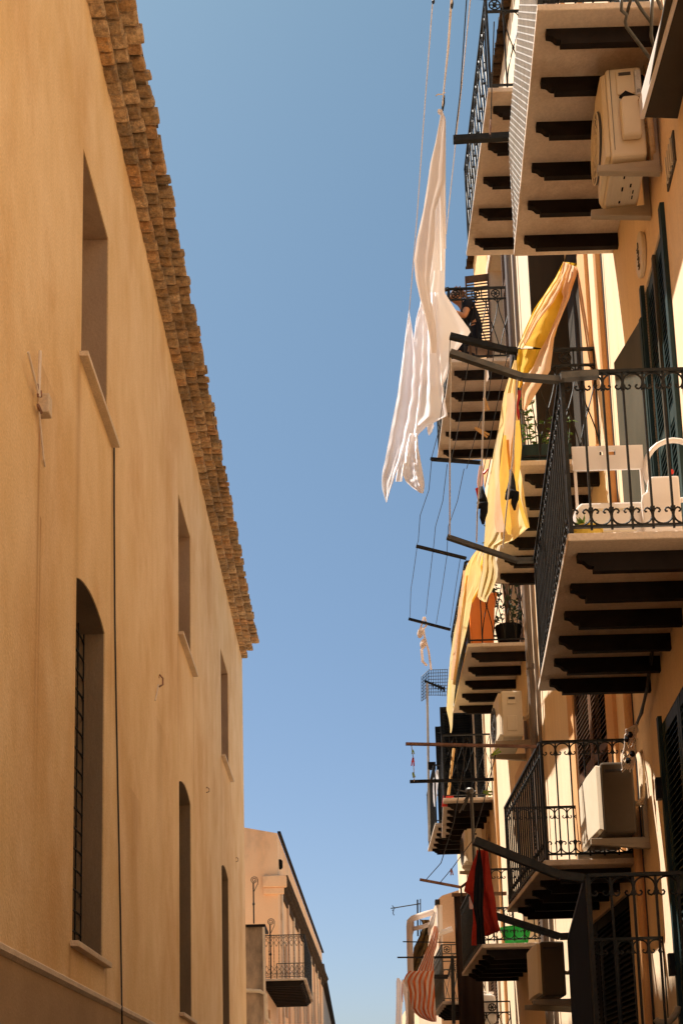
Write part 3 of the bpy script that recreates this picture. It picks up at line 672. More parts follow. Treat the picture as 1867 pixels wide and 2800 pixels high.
for t, P, y0, y1, z in ((R2, PB, 9.62, 14.72, 15.6), (R3, PC, 14.72, 19.0, 15.6), (R4, PD, 19.0, 26.75, 10.0)):
    ov = 2.30 if z > 12 else 2.34
    tilerow(2.45, ov, z+.05, y0, y1, .2, 'oldtile', t)
    mb = MB(); mb.box(ov+.04, 5, y0, y1-.002, z+.06, z+.12); mb.build('roof', 'oldtile', t)
pbox(R3, PC, 17.35, 18.99, 11.6, 15.58, -.012, 0, 'orange', 'wall_shade_band')  # shade on the upper wall put into the colour of an added panel
def trim(t, P, a, b, z0, z1, w=.2, k=.035, m='trim'):
    pbox(t, P, a-w, a-.002, z0, z1+w, -k, 0, m, 'door_surround'); pbox(t, P, b+.002, b+w, z0, z1+w, -k, 0, m, 'door_surround'); pbox(t, P, a, b, z1+.002, z1+w, -k, 0, m, 'door_surround')
d = panel(R2, PB, 11.0, 12.55, 3.74, 6.15, .24, 'void', 'door'); shutter(d, PB, 11.0, 12.55, 3.8, 6.12, -.02, 'wood'); trim(R2, PB, 11.0, 12.55, 3.74, 6.15, .3)
d = panel(R2, PB, 10.95, 12.45, 7.6, 10.3, .18, 'void', 'door'); trim(R2, PB, 10.95, 12.45, 7.6, 10.3, .3)
mb = MB(); mb.box(2.0, 2.36, 11.5, 11.53, 7.65, 10.25); mb.build('blind', 'blind', d, label='dark brown hanging blind'); pbox(d, PB, 10.97, 12.4, 7.65, 10.28, .02, .06, 'blind', 'door_leaf')
mb = MB(); mb.lathe((2.12, 11.3, 8.0), [(.0,-.10),(.07,-.08),(.09,0),(.06,.08),(0,.09)], 14, (0,0,1)); mb.build('door_lamp', 'clay', d)
d = panel(R2, PB, 11.1, 12.5, 11.7, 14.0, .24, 'void', 'door'); shutter(d, PB, 11.1, 12.5, 11.7, 14.0, .0, 'wood'); trim(R2, PB, 11.1, 12.5, 11.7, 14.0)
d = panel(R2, PB, 10.72, 13.2, .1, 3.5, .115, 'void', 'shop_door'); shutter(d, PB, 10.72, 13.2, .1, 3.5, .03, 'blackwood', leaves=3)
for (a, b, z0, z1) in ((15.4,16.9,3.74,6.1), (15.6,17.2,7.6,10.1), (15.45,17.15,11.7,14.1)):
    d = panel(R3, PC, a, b, z0, z1, .24, 'void', 'door'); shutter(d, PC, a, a+.55, z0, z1, .0, 'wood', leaves=1); trim(R3, PC, a, b, z0, z1, .18, m='tan')
    H = Vector((2.38, b, 0)); T = Vector((2.03, b+.05, 0)); dd = T-H
    def PW(s, z, k=0, H=H, dd=dd): return H + dd*s + Vector((0, k, z))
    if z0 > 11: shutter(d, PW, 0, 1, z0+.04, z1-.03, 0, 'wood', leaves=1)
for (a, b, z0, z1) in ((20.7,22.3,6.75,9.1), (23,24.4,7.1,9.4), (20.3,21.6,1.5,4.4), (22.8,24.2,3.7,6.0)):
    d = panel(R4, PD, a, b, z0, z1, .24, 'void', 'door'); trim(R4, PD, a, b, z0, z1, .12, m='stone')
    if z0 > 6:
        for yy_, xx in (((b, 1.80), (a-.05, 2.24)) if z0 < 7 else ((b, 1.86),)):
            H = Vector((2.38, yy_, 0)); T = Vector((xx, yy_+.05, 0)); dd = T-H
            def PW(s, z, k=0, H=H, dd=dd): return H + dd*s + Vector((0, k, z))
            shutter(d, PW, 0, 1, z0+.04, z1-.03, 0, 'blackwood', leaves=1); pbox(d, PW, .04, .93, z0+.1, z1-.1, .045, .05, 'blackwood', 'leaf_back')
    else: shutter(d, PD, a, b, z0, z1, 0, 'wood')
def pipe(t, x, y, z0, z1, r, m, name='downpipe', rings=True):
    mb = MB(); mb.tube([(x,y,z0),(x,y,z1)], r, 10)
    if rings:
        z = z0+1
        while z < z1: mb.lathe((x,y,z), [(r+.006,0),(r+.006,.06)], 10); z += 2.0
    mb.build(name, m, t, smooth=False)
pipe(R3, 2.31, 14.80, 0, 14.7, .045, 'pipe'); pipe(R3, 2.33, 15.02, 0, 11.0, .035, 'pipe'); pipe(R2, 2.35, 14.6, 0, 14.7, .022, 'pipe', rings=False)
pipe(R2, 2.37, 10.15, 0, 14.6, .035, 'trim', 'orange_pipe', False); pipe(R2, 2.385, 10.05, 0, 14.6, .006, 'wire', 'wall_cable', False)
pipe(R4, 2.38, 19.35, 0, 9.9, .03, 'trim', 'orange_pipe', False); pipe(R4, 2.38, 22.75, 3, 9.9, .02, 'trim', 'thin_pipe', False)
# pilaster at the corner of the nearest house
Bb = balcony(R2, 10.9, 13.3, 11.5, 1.60, 1.60, 2.4, 2.4, 5, 'lattice', label='highest balcony with lattice railing')
Gb = balcony(R2, 10.6, 13.15, 7.38, 1.655, 1.68, 2.4, 2.4, 6, 'lattice', h=1.1, label='middle balcony draped with a yellow sheet')
Eb = balcony(R2, 10.4, 12.75, 3.68, 1.65, 1.62, 2.4, 2.4, 5, 'scroll', h=1.02, label='balcony with scrolled railing in front of brown shutters')
Db = balcony(R3, 15.4, 17.95, 11.5, 1.57, 1.565, 2.4, 2.4, 5, 'lattice', h=1.05, label='high balcony with rosette railing where a person leans')
Kb = balcony(R3, 15.45, 18.1, 7.55, 1.63, 1.65, 2.4, 2.4, 5, 'lattice', h=1.12, label='balcony holding an orange planter and dark foliage')
Mb = balcony(R3, 15.36, 18.3, 3.68, 1.63, 1.635, 2.4, 2.4, 6, 'scroll', h=.92, label='shaded lower balcony holding a green tub')
Q1 = balcony(R4, 19.9, 22.6, 6.68, 1.60, 1.76, 2.4, 2.4, 6, 'wirex', h=1.05, label='balcony with wire criss-cross railing')
Q2 = balcony(R4, 22.75, 25.0, 6.95, 1.66, 1.66, 2.4, 2.4, 5, 'plain', h=1.1, label='farther balcony with plain bars')
Nb = balcony(R4, 22.4, 24.8, 3.66, 1.64, 1.64, 2.4, 2.4, 5, 'lattice', h=1.0, label='low far balcony beside the striped towel', m='iron2')
Jb = balcony(R4, 18.99+.05, 20.0, 2.62, 1.66, 1.66, 2.4, 2.4, 2, 'lattice', h=.7, rails='n', label='lowest far balcony behind the white canister')
arm(Bb, (1.62,10.92,12.6), (1.0,10.92,12.7), m='iron'); arm(Db, (1.6,15.42,12.6), (1.28,15.6,12.64), m='iron')
arm(Gb, (1.69,10.6,8.51), (1.09,10.6,8.68), m='iron', w=.05, h=.05, bend=(1.6,10.6,8.52)); arm(Gb, (1.62,13.1,8.79), (1.09,13.3,8.96), m='iron')
arm(Kb, (1.67,15.47,8.76), (1.03,15.45,8.94), m='iron'); arm(Kb, (1.67,18.1,8.85), (1.05,18.1,9.04), m='iron')
arm(Eb, (1.64,10.42,4.71), (.54,10.4,4.76), m='rust', w=.03, h=.022); arm(Eb, (1.55,12.75,5.07), (.69,12.75,5.07), m='iron', w=.03, h=.03)
arm(Mb, (1.41,15.4,4.44), (.91,15.4,4.55), m='rust', w=.035, h=.03); mb = MB(); mb.bar((1.66,15.4,4.62),(1.41,15.4,4.44),.03); mb.bar((1.41,15.4,4.44),(1.41,15.4,4.25),.02); mb.build('arm_brace', 'iron', Mb)
def nbar(u0,v0,u1,v1,Y,w,m='iron',pp=Nb):
    mb = MB(); mb.bar(aty(u0,v0,Y), aty(u1,v1,Y), w); mb.build('drying_arm', m, pp)
nbar(1134,2671,1224,2671,22.4,.075); nbar(1086,2618,1265,2617,22.3,.025); nbar(1150,2618,1265,2617,22.3,.04); nbar(1101,2575,1244,2577,22.2,.018); nbar(1224,2671,1236,2622,22.4,.03,'iron2'); nbar(1236,2620,1240,2800,22.35,.06)

# R5: tan end wall with white pipes
R5 = thing('building', (4, 32, 0), 'tan plastered house standing forward with white rain pipes', 'building')
mb = MB(); mb.prism([(1.98,27.5,0),(8,27.5,0),(8,27.5,7.3),(2.5,27.5,6.62),(2.1,27.5,6.5),(1.98,27.5,6.4)], (0, 9, 0)); mb.build('wall', 'tan', R5)
mb = MB(); p = lambda u, v: aty(u, v, 27.3); mb.tube([p(1199,2475), p(1201,2560)], .055, 8); mb.tube([p(1194,2565), p(1200,2553), p(1236,2540)], .06, 8); mb.tube([p(1205,2475), p(1207,2600)], .03, 8); mb.build('rain_pipe', 'plastic', R5)
mb = MB(); a = p(1189, 2474); c = p(1201, 2461); mb.box(a.x, c.x, 27.2, 27.4, a.z, c.z); mb.build('pipe_hopper', 'iron', R5)
R6 = thing('building', (5, 48, 0), 'far pale house half hidden behind hanging washing', 'building')
mb, P6 = wall((2.5, 38), (2.0, 75), 0, 6.2, [(2+4*k, 3+4*k, 3, 5, 0) for k in range(8)], side=1); mb.add([(2.5,38,0),(9,38,0),(9,38,6.2),(2.5,38,6.2),(2.0,75,6.2),(9,75,6.2)], [(0,1,2,3),(3,2,5,4)]); mb.build('wall', 'cream', R6)
for k in range(8): panel(R6, P6, 2+4*k, 3+4*k, 3, 5, .2, 'wood', 'window')
#PART3
# ------------------------------------------------------------------ cloths
def lerp(a, b, t): return a + (b-a)*t
def interp(rows, v):
    if v <= rows[0][0]: return rows[0][1:]
    for i in range(len(rows)-1):
        if rows[i][0] <= v <= rows[i+1][0]:
            t = (v-rows[i][0])/max(1e-6, rows[i+1][0]-rows[i][0]); return tuple(lerp(rows[i][k], rows[i+1][k], t) for k in range(1, len(rows[i])))
    return rows[-1][1:]
def cloth(name, rows, pos, m, ny=60, nx=22, amp=.05, freq=3.0, parent=None, phase=0.0, fine=.010, slant=.0, diag=False):
    """rows: (v, u left, u right[, v offset at right]); pos(u, v) gives the point; folds push it along the line of sight's depth"""
    mb = MB(); v0, v1 = rows[0][0], rows[-1][0]
    for j in range(ny+1):
        t = j/ny; v = lerp(v0, v1, t); r = interp(rows, v); ul, ur = r[0], r[1]; dv = r[2] if len(r) > 2 else 0
        for i in range(nx+1):
            s = i/nx; u = lerp(ul, ur, s); vv = v + dv*s
            p = pos(u, vv)
            w = min(1, abs(ur-ul)/40.0)
            f = (math.sin((s*freq + slant*t)*2*PI + phase) * .6 + math.sin((s*freq*2.3 - slant*t*1.7)*2*PI + 1.3 + phase)*.3) * amp * w
            f += math.sin(s*19+t*23+phase)*math.sin(t*31-s*11+1)*fine*.3
            e = min(1, min(s, 1-s)*6)
            p = p + (p-EYE).normalized()*f*(.35+.65*e)
            mb.uv[len(mb.v)] = (s, t); mb.v.append(p)
    for j in range(ny):
        for i in range(nx):
            a = j*(nx+1)+i; mb.f.append((a, a+1, a+nx+2, a+nx+1))
    return mb.build(name, m, parent, smooth=True)
def z3(x, y): return (1000+x/3.136, y/3.136)
def z4(x, y): return (1000+x/3.136, 700+y/3.136)

def sheetY(u, v, off=0): return aty(u, v, 12.3 + (v-300)/1070*3.0 + off + (1210-u)*.006)
t = thing('bed_sheet', sheetY(1212, 300), 'big white sheet hanging twisted from the high lines against the blue sky', 'sheet')
# right bright face
cloth('panel', [(470,1192,1218),(520,1190,1218),(640,1180,1218),(750,1172,1216),(800,1160,1215),(860,1155,1253),(906,1150,1287),(930,1148,1270),(958,1147,1249),(965,1145,1230),(1019,1140,1227),(1054,1140,1210)],
      lambda u, v: sheetY(u, v, .25), 'cloth', amp=.03, freq=1.0, parent=t)
# lower big bell, curving under
cloth('panel', [(800,1152,1196),(850,1146,1200),(900,1141,1203),(1000,1137,1208),(1054,1135,1211),(1086,1131,1214),(1137,1122,1223),(1146,1120,1205),(1166,1112,1166),(1190,1106,1142),(1240,1103,1118),(1300,1100,1104)],
      lambda u, v: sheetY(u, v, .1), 'cloth', amp=.035, freq=2.0, slant=.35, parent=t, fine=.03, nx=40, ny=80)
# left long tail
cloth('tail', [(848,1117.5,1118.5),(872,1114,1122),(900,1110,1127),(925,1107,1131),(987,1099,1139),(1083,1086,1136),(1153,1072,1124),(1223,1059,1108),(1260,1052,1096),(1290,1045,1084),(1322,1043,1073),(1335,1044,1068),(1374,1055,1057)],
      lambda u, v: sheetY(u, v, -.15), 'cloth', amp=.02, freq=1.1, slant=.3, parent=t, fine=.02)
cloth('tail', [(830,1149,1152),(872,1137,1158),(925,1131,1160),(1000,1128,1158),(1100,1118,1150),(1200,1098,1138),(1270,1088,1104),(1317,1081,1099)],
      lambda u, v: sheetY(u, v, -.05), 'cloth', amp=.02, freq=1.1, slant=.2, parent=t, fine=.02)
# lower right flap
cloth('tail', [(1185,1120,1141),(1223,1110,1143),(1262,1104,1150),(1300,1101,1157),(1318,1110,1160),(1333,1126,1160),(1349,1150,1157)],
      lambda u, v: sheetY(u, v, -.1), 'cloth', amp=.05, freq=1.2, slant=.6, parent=t, fine=.03)
cloth('tail', [(1150,1176,1184),(1165,1167,1186),(1180,1168,1181),(1190,1171,1174)], lambda u, v: sheetY(u, v, .3), 'cloth', amp=.02, parent=t, nx=6, ny=8)
# folded strap from the peak, its shade put into the ivory colour
cloth('fold', [(300,1206,1208),(325,1202,1218),(389,1190,1218),(446,1176,1218),(490,1170,1218),(574,1157,1190),(654,1139,1188),(711,1131,1181),(764,1136,1174),(821,1149,1178),(880,1165,1190),(930,1174,1194),(965,1177,1192)],
      lambda u, v: sheetY(u, v, -.3), 'cloth2', amp=.03, freq=.9, slant=.1, parent=t, fine=.012)
cloth('fold', [(480,1198,1218),(540,1201,1218),(600,1206,1219),(680,1213,1219)], lambda u, v: sheetY(u, v, .1), 'cloth2', amp=.02, parent=t, nx=8, ny=20)
cloth('fold', [(470,1198,1200),(520,1193,1203),(600,1189,1208),(700,1181,1214),(740,1178,1216)], lambda u, v: sheetY(u, v, -.05), 'cloth', amp=.02, parent=t, nx=8, ny=20)
cloth('knot', [(298,1197,1205),(306,1195,1209),(314,1200,1207)], lambda u, v: sheetY(u, v, -.3), 'cloth2', amp=.03, parent=t, nx=5, ny=6)
# the lines it hangs from
def hline(u0, v0, u1, v1, X, r, m, lab, name='washing_line', grp='high washing lines', cat='washing line'):
    a = atx(u0, v0, X) if X else None; b = atx(u1, v1, X); mb = MB()
    mb.tube([a, (a+b)/2 + Vector((0,0,-.03)), b], r, 5); return tag(mb.build(name, m), lab, cat, grp)
def rp(name, pts, Y0, Y1, r, m, lab, cat, grp=None, n=5):
    mb = MB(); k = len(pts)-1; mb.tube([aty(u, v, lerp(Y0, Y1, i/k)) for i, (u, v) in enumerate(pts)], r, n)
    return tag(mb.build(name, m), lab, cat, grp)
rp('washing_line', [(1184,-20),(1160,300),(1139,600),(1118.5,850)], 10.9, 16, .0055, 'rope', 'leftmost of the high pale cords, ending in the sheet corner', 'washing line', 'high washing lines')
rp('washing_line', [(1236,-20),(1226,130),(1212,255),(1208,300)], 10.9, 12.3, .007, 'rope', 'doubled pale cord that the big white sheet is knotted to', 'washing line', 'high washing lines')
rp('washing_line', [(1233,-20),(1223,130),(1211,255)], 10.85, 12.1, .005, 'rope', 'thin second strand beside the doubled cord above the sheet', 'washing line', 'high washing lines')
rp('washing_line', [(1287,-20),(1262,230),(1247,370),(1223,600),(1219,640)], 10.9, 14.3, .0055, 'rope', 'rightmost pale cord passing in front of the black bar', 'washing line', 'high washing lines')
rp('washing_line', [(1276,-20),(1258,250),(1243,378)], 8.2, 9.68, .005, 'wire', 'thin dark wire ending on the tip of the black bar', 'washing line', 'high washing lines')
rp('washing_line', [(1350,60),(1344,230),(1340,380)], 8.2, 9.68, .005, 'wire', 'short dark wire with a knot over the far balcony underside', 'washing line', 'high washing lines')
def clip(u, v, Y, du, dv, m, lab, cat='clip', grp=None, r=.012):
    mb = MB(); mb.tube([aty(u, v, Y), aty(u+du*.4, v+dv*.5, Y), aty(u+du, v+dv, Y)], [r*.6, r, r*.6], 6); return tag(mb.build('line_clip', m), lab, cat, grp)
clip(1235, 0, 11.0, 0, 22, 'iron', 'black hook at the head of the doubled cord', r=.018); clip(1184, 0, 10.95, 0, 9, 'iron', 'black hook at the head of the leftmost high cord', r=.018)
clip(1213, 262, 12.2, -4, 40, 'iron', 'black toggle just above the knotted peak of the white sheet', r=.02)
clip(1341, 325, 9.4, -2, 42, 'rust', 'brown knot on the short wire above the black bar')
mb = MB(); mb.tube([aty(u, v, 12.2) for u, v in ((1216,253),(1208,258),(1196,258),(1191,262))], .007, 5); tag(mb.build('cord_tail', 'rope'), 'loose cord tail sticking out left above the white sheet', 'cord')

# yellow sheet over the middle balcony
def gX(u, v, x=1.56): return atx(u, v, x)
t = thing('yellow_sheet', (1.6, 10.8, 8.4), 'long yellow and peach sheet tied under the balcony and spilling over the railing', 'sheet')
def upY(u, v, o=0): return aty(u, v, 10.95 - (v-730)/(1010-730)*.55 + o)
def strip(pts, m, o=0, amp=.03, freq=1.0, nx=8, ny=40, name='fold'):
    """pts: (uL, vL, uR, vR) cross sections"""
    mb = MB()
    for j in range(ny+1):
        q = j/ny*(len(pts)-1); i = min(int(q), len(pts)-2); f = q-i; a = [lerp(pts[i][k], pts[i+1][k], f) for k in range(4)]
        for k in range(nx+1):
            s = k/nx; u = lerp(a[0], a[2], s); v = lerp(a[1], a[3], s); p = upY(u, v, o)
            p = p + (p-EYE).normalized()*(math.sin(s*freq*2*PI)*amp + math.sin(j*.9+k)*.006); mb.uv[len(mb.v)] = (s, j/ny); mb.v.append(p)
    for j in range(ny):
        for k in range(nx): a = j*(nx+1)+k; mb.f.append((a, a+1, a+nx+2, a+nx+1))
    return mb.build(name, m, t, smooth=True)
def z8(x, y): return (1200+x/3.92, 700+y/3.92)
def Q(x0, y0, x1, y1): return (*z8(x0, y0), *z8(x1, y1))
strip([Q(1330,60,1480,80), Q(1250,220,1480,180), Q(1120,420,1420,360), Q(1020,560,1320,560), Q(930,760,1240,860), Q(850,950,1170,1000)], 'yellow2', .06, .04, 1.5)
strip([Q(1290,160,1345,210), Q(1215,290,1290,300), Q(1120,430,1190,450), Q(1000,640,1090,640), Q(900,860,970,880), Q(840,985,900,985)], 'yellow', -.03, .03, 1)
strip([Q(1400,90,1480,120), Q(1340,250,1475,200), Q(1310,380,1420,340), Q(1330,440,1400,440), Q(1270,620,1330,600), Q(1150,890,1235,840), Q(1080,1010,1210,1060), Q(1010,1180,1190,1230), Q(880,1420,1010,1520), Q(890,1640,920,1660)], 'amber', -.0, .035, 1.2)
strip([Q(1330,60,1400,90), Q(1300,200,1340,230), Q(1250,300,1310,330), Q(1150,470,1220,500), Q(1010,680,1060,700), Q(900,930,930,940)], 'amber', -.05, .02, 1)
strip([Q(850,1000,1100,1000), Q(830,1120,1010,1190), Q(840,1250,930,1290), Q(830,1400,870,1420)], 'yellow2', .02, .04, 1.3, ny=20)
# what hangs outside the railing
cloth('drape', [(985,1405,1411),(1010,1397,1412),(1040,1388,1414),(1075,1377,1413),(1110,1371,1418),(1160,1364,1421),(1230,1350,1408),(1300,1338,1425),(1380,1328,1436),(1440,1326,1447),(1455,1325,1430),(1480,1323,1400),(1490,1322,1365),(1530,1320,1355),(1555,1319,1361),(1580,1313,1359),(1615,1306,1345),(1635,1305,1332),(1646,1322,1330)],
      lambda u, v: gX(u, v, 1.50), 'yellow', amp=.09, freq=2.6, slant=.15, parent=t, fine=.02, nx=40, ny=90)
cloth('drape', [(1190,1376,1383),(1230,1372,1385),(1300,1364,1392),(1380,1368,1392),(1440,1378,1398),(1462,1388,1396)], lambda u, v: gX(u, v, 1.44), 'yellow2', amp=.02, freq=1, parent=t, nx=8, ny=30)
cloth('drape', [(1075,1384,1404),(1120,1384,1409),(1160,1378,1405),(1220,1376,1396),(1280,1374,1392),(1340,1355,1382),(1420,1350,1384),(1455,1356,1378)], lambda u, v: gX(u, v, 1.46), 'amber', amp=.02, freq=1, parent=t, nx=8, ny=40)
cloth('drape', [(1150,1408,1420),(1220,1406,1426),(1280,1407,1421),(1330,1404,1414),(1370,1414,1424),(1410,1425,1436),(1443,1436,1447)], lambda u, v: gX(u, v, 1.45), 'yellow2', amp=.02, freq=1, parent=t, nx=6, ny=40)
# peach sheet over the next balcony
t = thing('peach_sheet', (1.6, 15.6, 8.0), 'pale yellow and peach sheet draped down the railing beside the orange planter', 'sheet')
cloth('drape', [(1495,1310,1325),(1520,1290,1318),(1545,1276,1312),(1575,1266,1318),(1600,1263,1312),(1640,1255,1290),(1690,1249,1282),(1720,1242,1276),(1760,1236,1266),(1800,1230,1256),(1850,1226,1247),(1900,1222,1242),(1940,1220,1238),(1965,1226,1237),(1990,1230,1236),(2004,1230,1233)],
      lambda u, v: gX(u, v, 1.56), 'yellow', amp=.06, freq=2.4, slant=.2, parent=t, fine=.02, ny=90)
cloth('drape', [(1490,1308,1316),(1520,1296,1320),(1560,1282,1318),(1620,1284,1306),(1650,1280,1290)], lambda u, v: gX(u, v, 1.63), 'yellow2', amp=.03, parent=t, nx=8, ny=30)
cloth('drape', [(1560,1266,1272),(1650,1256,1262),(1720,1245,1254),(1800,1236,1246),(1860,1230,1238)], lambda u, v: gX(u, v, 1.53), 'amber', amp=.01, parent=t, nx=5, ny=30)

# cords between the arms of the near balcony, with small things pegged on them
rp('washing_line', [(1231,962),(1229,1200),(1229,1468)], 7.04, 9.7, .006, 'rope', 'white cord between the two arm tips of the big balcony', 'washing line', 'low washing lines')
rp('washing_line', [(1328,1000),(1322,1110),(1317,1250),(1304,1400),(1302,1482)], 7.04, 9.7, .006, 'rope', 'slack cord with a small rag tied near its upper end', 'washing line', 'low washing lines')
rp('washing_line', [(1412,1040),(1402,1250),(1384,1390),(1374,1498)], 7.04, 9.7, .006, 'rope', 'cord running down across the yellow sheet', 'washing line', 'low washing lines')
for k, pts in enumerate([[(1230,925),(1226,1010),(1205,1130),(1201,1170),(1178,1257)], [(1281,985),(1255,1150),(1247,1200),(1230,1268)], [(1350,960),(1335,1080),(1300,1190),(1275,1282)], [(1389,960),(1360,1100),(1318,1300),(1305,1310)]]):
    rp('washing_line', pts, 10.6, 13.3, .004, 'wire', None, None)
    o = bpy.data.objects[-1] if False else None
for k, (pts, Ya, Yb) in enumerate([([(1180,1253),(1172,1340),(1148,1410),(1143,1480),(1138,1492)],13.3,15.45), ([(1222,1270),(1210,1370),(1190,1440),(1184,1505)],13.3,15.45), ([(1268,1282),(1250,1370),(1225,1440),(1221,1515)],13.3,15.45),
    ([(1140,1494),(1128,1580),(1123,1610),(1120,1690)],15.45,18.1), ([(1183,1505),(1170,1620),(1164,1680)],15.45,18.1), ([(1222,1515),(1208,1610),(1192,1705)],15.45,18.1), ([(1258,1525),(1243,1620),(1230,1712)],15.45,18.1)]):
    rp('washing_line', pts, Ya, Yb, .004, 'wire', None, None)
k = 0; WL = ['thin wavy dark wire {} of the {} four strung between the thin black arms']
poslab = ['far left of four wires beside the white sheet tail', 'second of four wires beside the white sheet tail', 'third of four wires crossing the high corbels', 'rightmost of four wires near the yellow sheet',
          'leftmost wavy wire between the middle and upper thin arms', 'middle wavy wire between the middle and upper thin arms', 'rightmost wavy wire between the middle and upper thin arms',
          'leftmost wavy wire above the lowest thin arm', 'second wavy wire above the lowest thin arm', 'third wavy wire above the lowest thin arm', 'rightmost wavy wire beside the peach sheet']
for o in list(COL.objects):
    if o.name.startswith('washing_line') and 'category' not in o.keys():
        tag(o, poslab[k] if k < len(poslab) else 'thin wavy wire', 'wire', 'wavy wires between the thin arms'); k += 1
def peg(u, v, Y, du, dv, m, lab, w=.011):
    a = aty(u, v, Y); b = aty(u+du, v+dv, Y); mb = MB(); d = (b-a); sd = Vector((d.z, 0, -d.x)).normalized()*w
    mb.bar(a+sd*.2, b+sd*1.2, w, w*1.2); mb.bar(a-sd*.2, b-sd*1.2, w, w*1.2); mb.tube([a.lerp(b,.45)-sd*1.5, a.lerp(b,.45)+sd*1.5], .004, 5)
    return tag(mb.build('clothes_peg', m), lab, 'clothes peg', 'clothes pegs on the lines')
peg(1323, 1088, 9.0, 8, 34, 'wood2', 'upright wooden peg under the small rag'); peg(1298, 1170, 9.1, 36, 22, 'wood2', 'slanted wooden peg over the high corbels')
peg(1344, 2065, 9.0, 22, -14, 'pegg', 'upper green peg beside the fifth air conditioner'); peg(1320, 2165, 9.0, 23, 5, 'pegg', 'lower green peg on the wire rail')
peg(1129, 2072, 10.4, -1, 22, 'pegr', 'red peg on the tag line under the long rod', .009); peg(1128, 2050, 10.4, 1, 12, 'pegg', 'tiny green peg above the red one', .007); peg(1128, 2112, 10.4, 4, 14, 'pegg', 'tiny green peg below the red one', .007)
peg(1233, 2375, 12, 2, 18, 'pinkc', 'pink peg on the slack wire against the sky', .009)
rp('washing_line', [(1124,2036),(1129,2070),(1131,2110),(1132,2137)], 10.4, 12.7, .004, 'rope', 'short cord holding the red peg at far left', 'washing line', 'low washing lines')
rp('washing_line', [(1277,2030),(1240,2250),(1205,2360),(1165,2405)], 10.4, 15.4, .005, 'wire', 'long wire curving down to the rusty arm tip', 'washing line', 'low washing lines')
rp('washing_line', [(1355,2060),(1320,2200),(1290,2300),(1235,2375),(1203,2413)], 10.4, 15.4, .005, 'wire', 'wire with the pink peg slanting down left', 'washing line', 'low washing lines')
t = thing('rag', aty(1328, 1000, 7.3), 'small pale rag knotted on the slack cord under the grey arm', 'rag')
cloth('cloth', [(1000,1326,1331),(1015,1327,1334),(1030,1324,1336),(1043,1325,1332)], lambda u, v: aty(u, v, 7.3), 'cloth2', amp=.02, parent=t, nx=6, ny=10)
t = thing('ribbon', aty(1418, 1070, 9.0), 'red and pink ribbon hanging in front of the yellow sheet', 'ribbon')
cloth('cloth', [(1067,1415,1424),(1085,1414,1423),(1100,1412,1418),(1115,1409,1417),(1125,1411,1419),(1135,1412,1420),(1148,1416,1419)], lambda u, v: aty(u, v, 9.0), 'pegr', amp=.02, parent=t, nx=6, ny=20)
# black socks and small washing on the yellow sheet
def z7(x, y): return (1200+x/4.703, 1250+y/4.703)
def garment(name, pts, Y, m, lab, cat, r):
    """a limp tube of cloth through pixel points with given radii, flattened"""
    t = thing(name, aty(*pts[0], Y), lab, cat); mb = MB()
    mb.tube([aty(u, v, Y) for u, v in pts], r, 8); mb.build('cloth', m, t, smooth=True); return t
t = garment('black_sock', [z7(918,165), z7(930,230), z7(935,320), z7(930,400), z7(925,460)], 8.9, 'greyblk', 'charcoal bell shaped cloth hanging on the yellow sheet', 'sock', [.010,.018,.026,.034,.044])
mb = MB(); mb.tube([aty(*z7(x, y), 8.85) for x, y in ((860,545),(890,500),(930,470),(985,475),(975,540),(960,600),(970,680))], [.012,.03,.038,.03,.028,.022,.008], 8); mb.build('toe', 'black', t, smooth=True)
t = garment('black_sock', [z7(545,380), z7(550,450), z7(560,540), z7(555,600)], 9.1, 'black', 'black lacy sock left of the yellow sheet edge', 'sock', [.010,.02,.035,.045])
mb = MB(); mb.tube([aty(*z7(x, y), 9.05) for x, y in ((495,650),(530,620),(580,610),(575,700),(560,780),(565,860))], [.012,.028,.034,.03,.024,.010], 8); mb.build('toe', 'black', t, smooth=True)
t = thing('pink_cloth', aty(*z7(530,120), 9.2), 'small crumpled pink cloth with red trim left of the yellow sheet', 'cloth')
cloth('cloth', [(1273,1310,1319),(1295,1306,1322),(1320,1303,1320),(1345,1307,1316)], lambda u, v: aty(u, v, 9.2), 'pinkc', amp=.03, parent=t, nx=8, ny=16)
mb = MB(); mb.tube([aty(1305,1336,9.2), aty(1307,1355,9.2), aty(1308,1372,9.2)], [.02,.012,.008], 5); mb.tube([aty(1322,1295,9.15), aty(1328,1288,9.15), aty(1334,1281,9.15)], [.012,.01,.003], 5); mb.build('trim', 'pegr', t)
# bra
t = thing('bra', aty(1158, 1690, 18.1), 'pale pink bra dangling from the lowest thin arm against the sky', 'bra')
B_ = lambda x, y: aty(1000+x/1.808, 1300+y/1.808, 18.1)
mb = MB(); mb.tube([B_(285,700), B_(275,740), B_(268,760)], .012, 5); mb.tube([B_(290,700), B_(300,740), B_(285,760), B_(290,800), B_(310,870), B_(322,960)], .015, 5); mb.tube([B_(275,860), B_(280,920), B_(300,940)], .02, 5); mb.build('strap', 'cloth2', t)
for (x, y, r) in ((272,778,.085), (286,832,.085)):
    mb = MB(); c = B_(x, y); mb.lathe(c, [(r,0),(r*.95,.012),(r*.7,.03),(r*.3,.042),(.01,.045)], 12, Vector((-.9,-.5,.1))); mb.build('cup', 'cloth2', t, smooth=True)

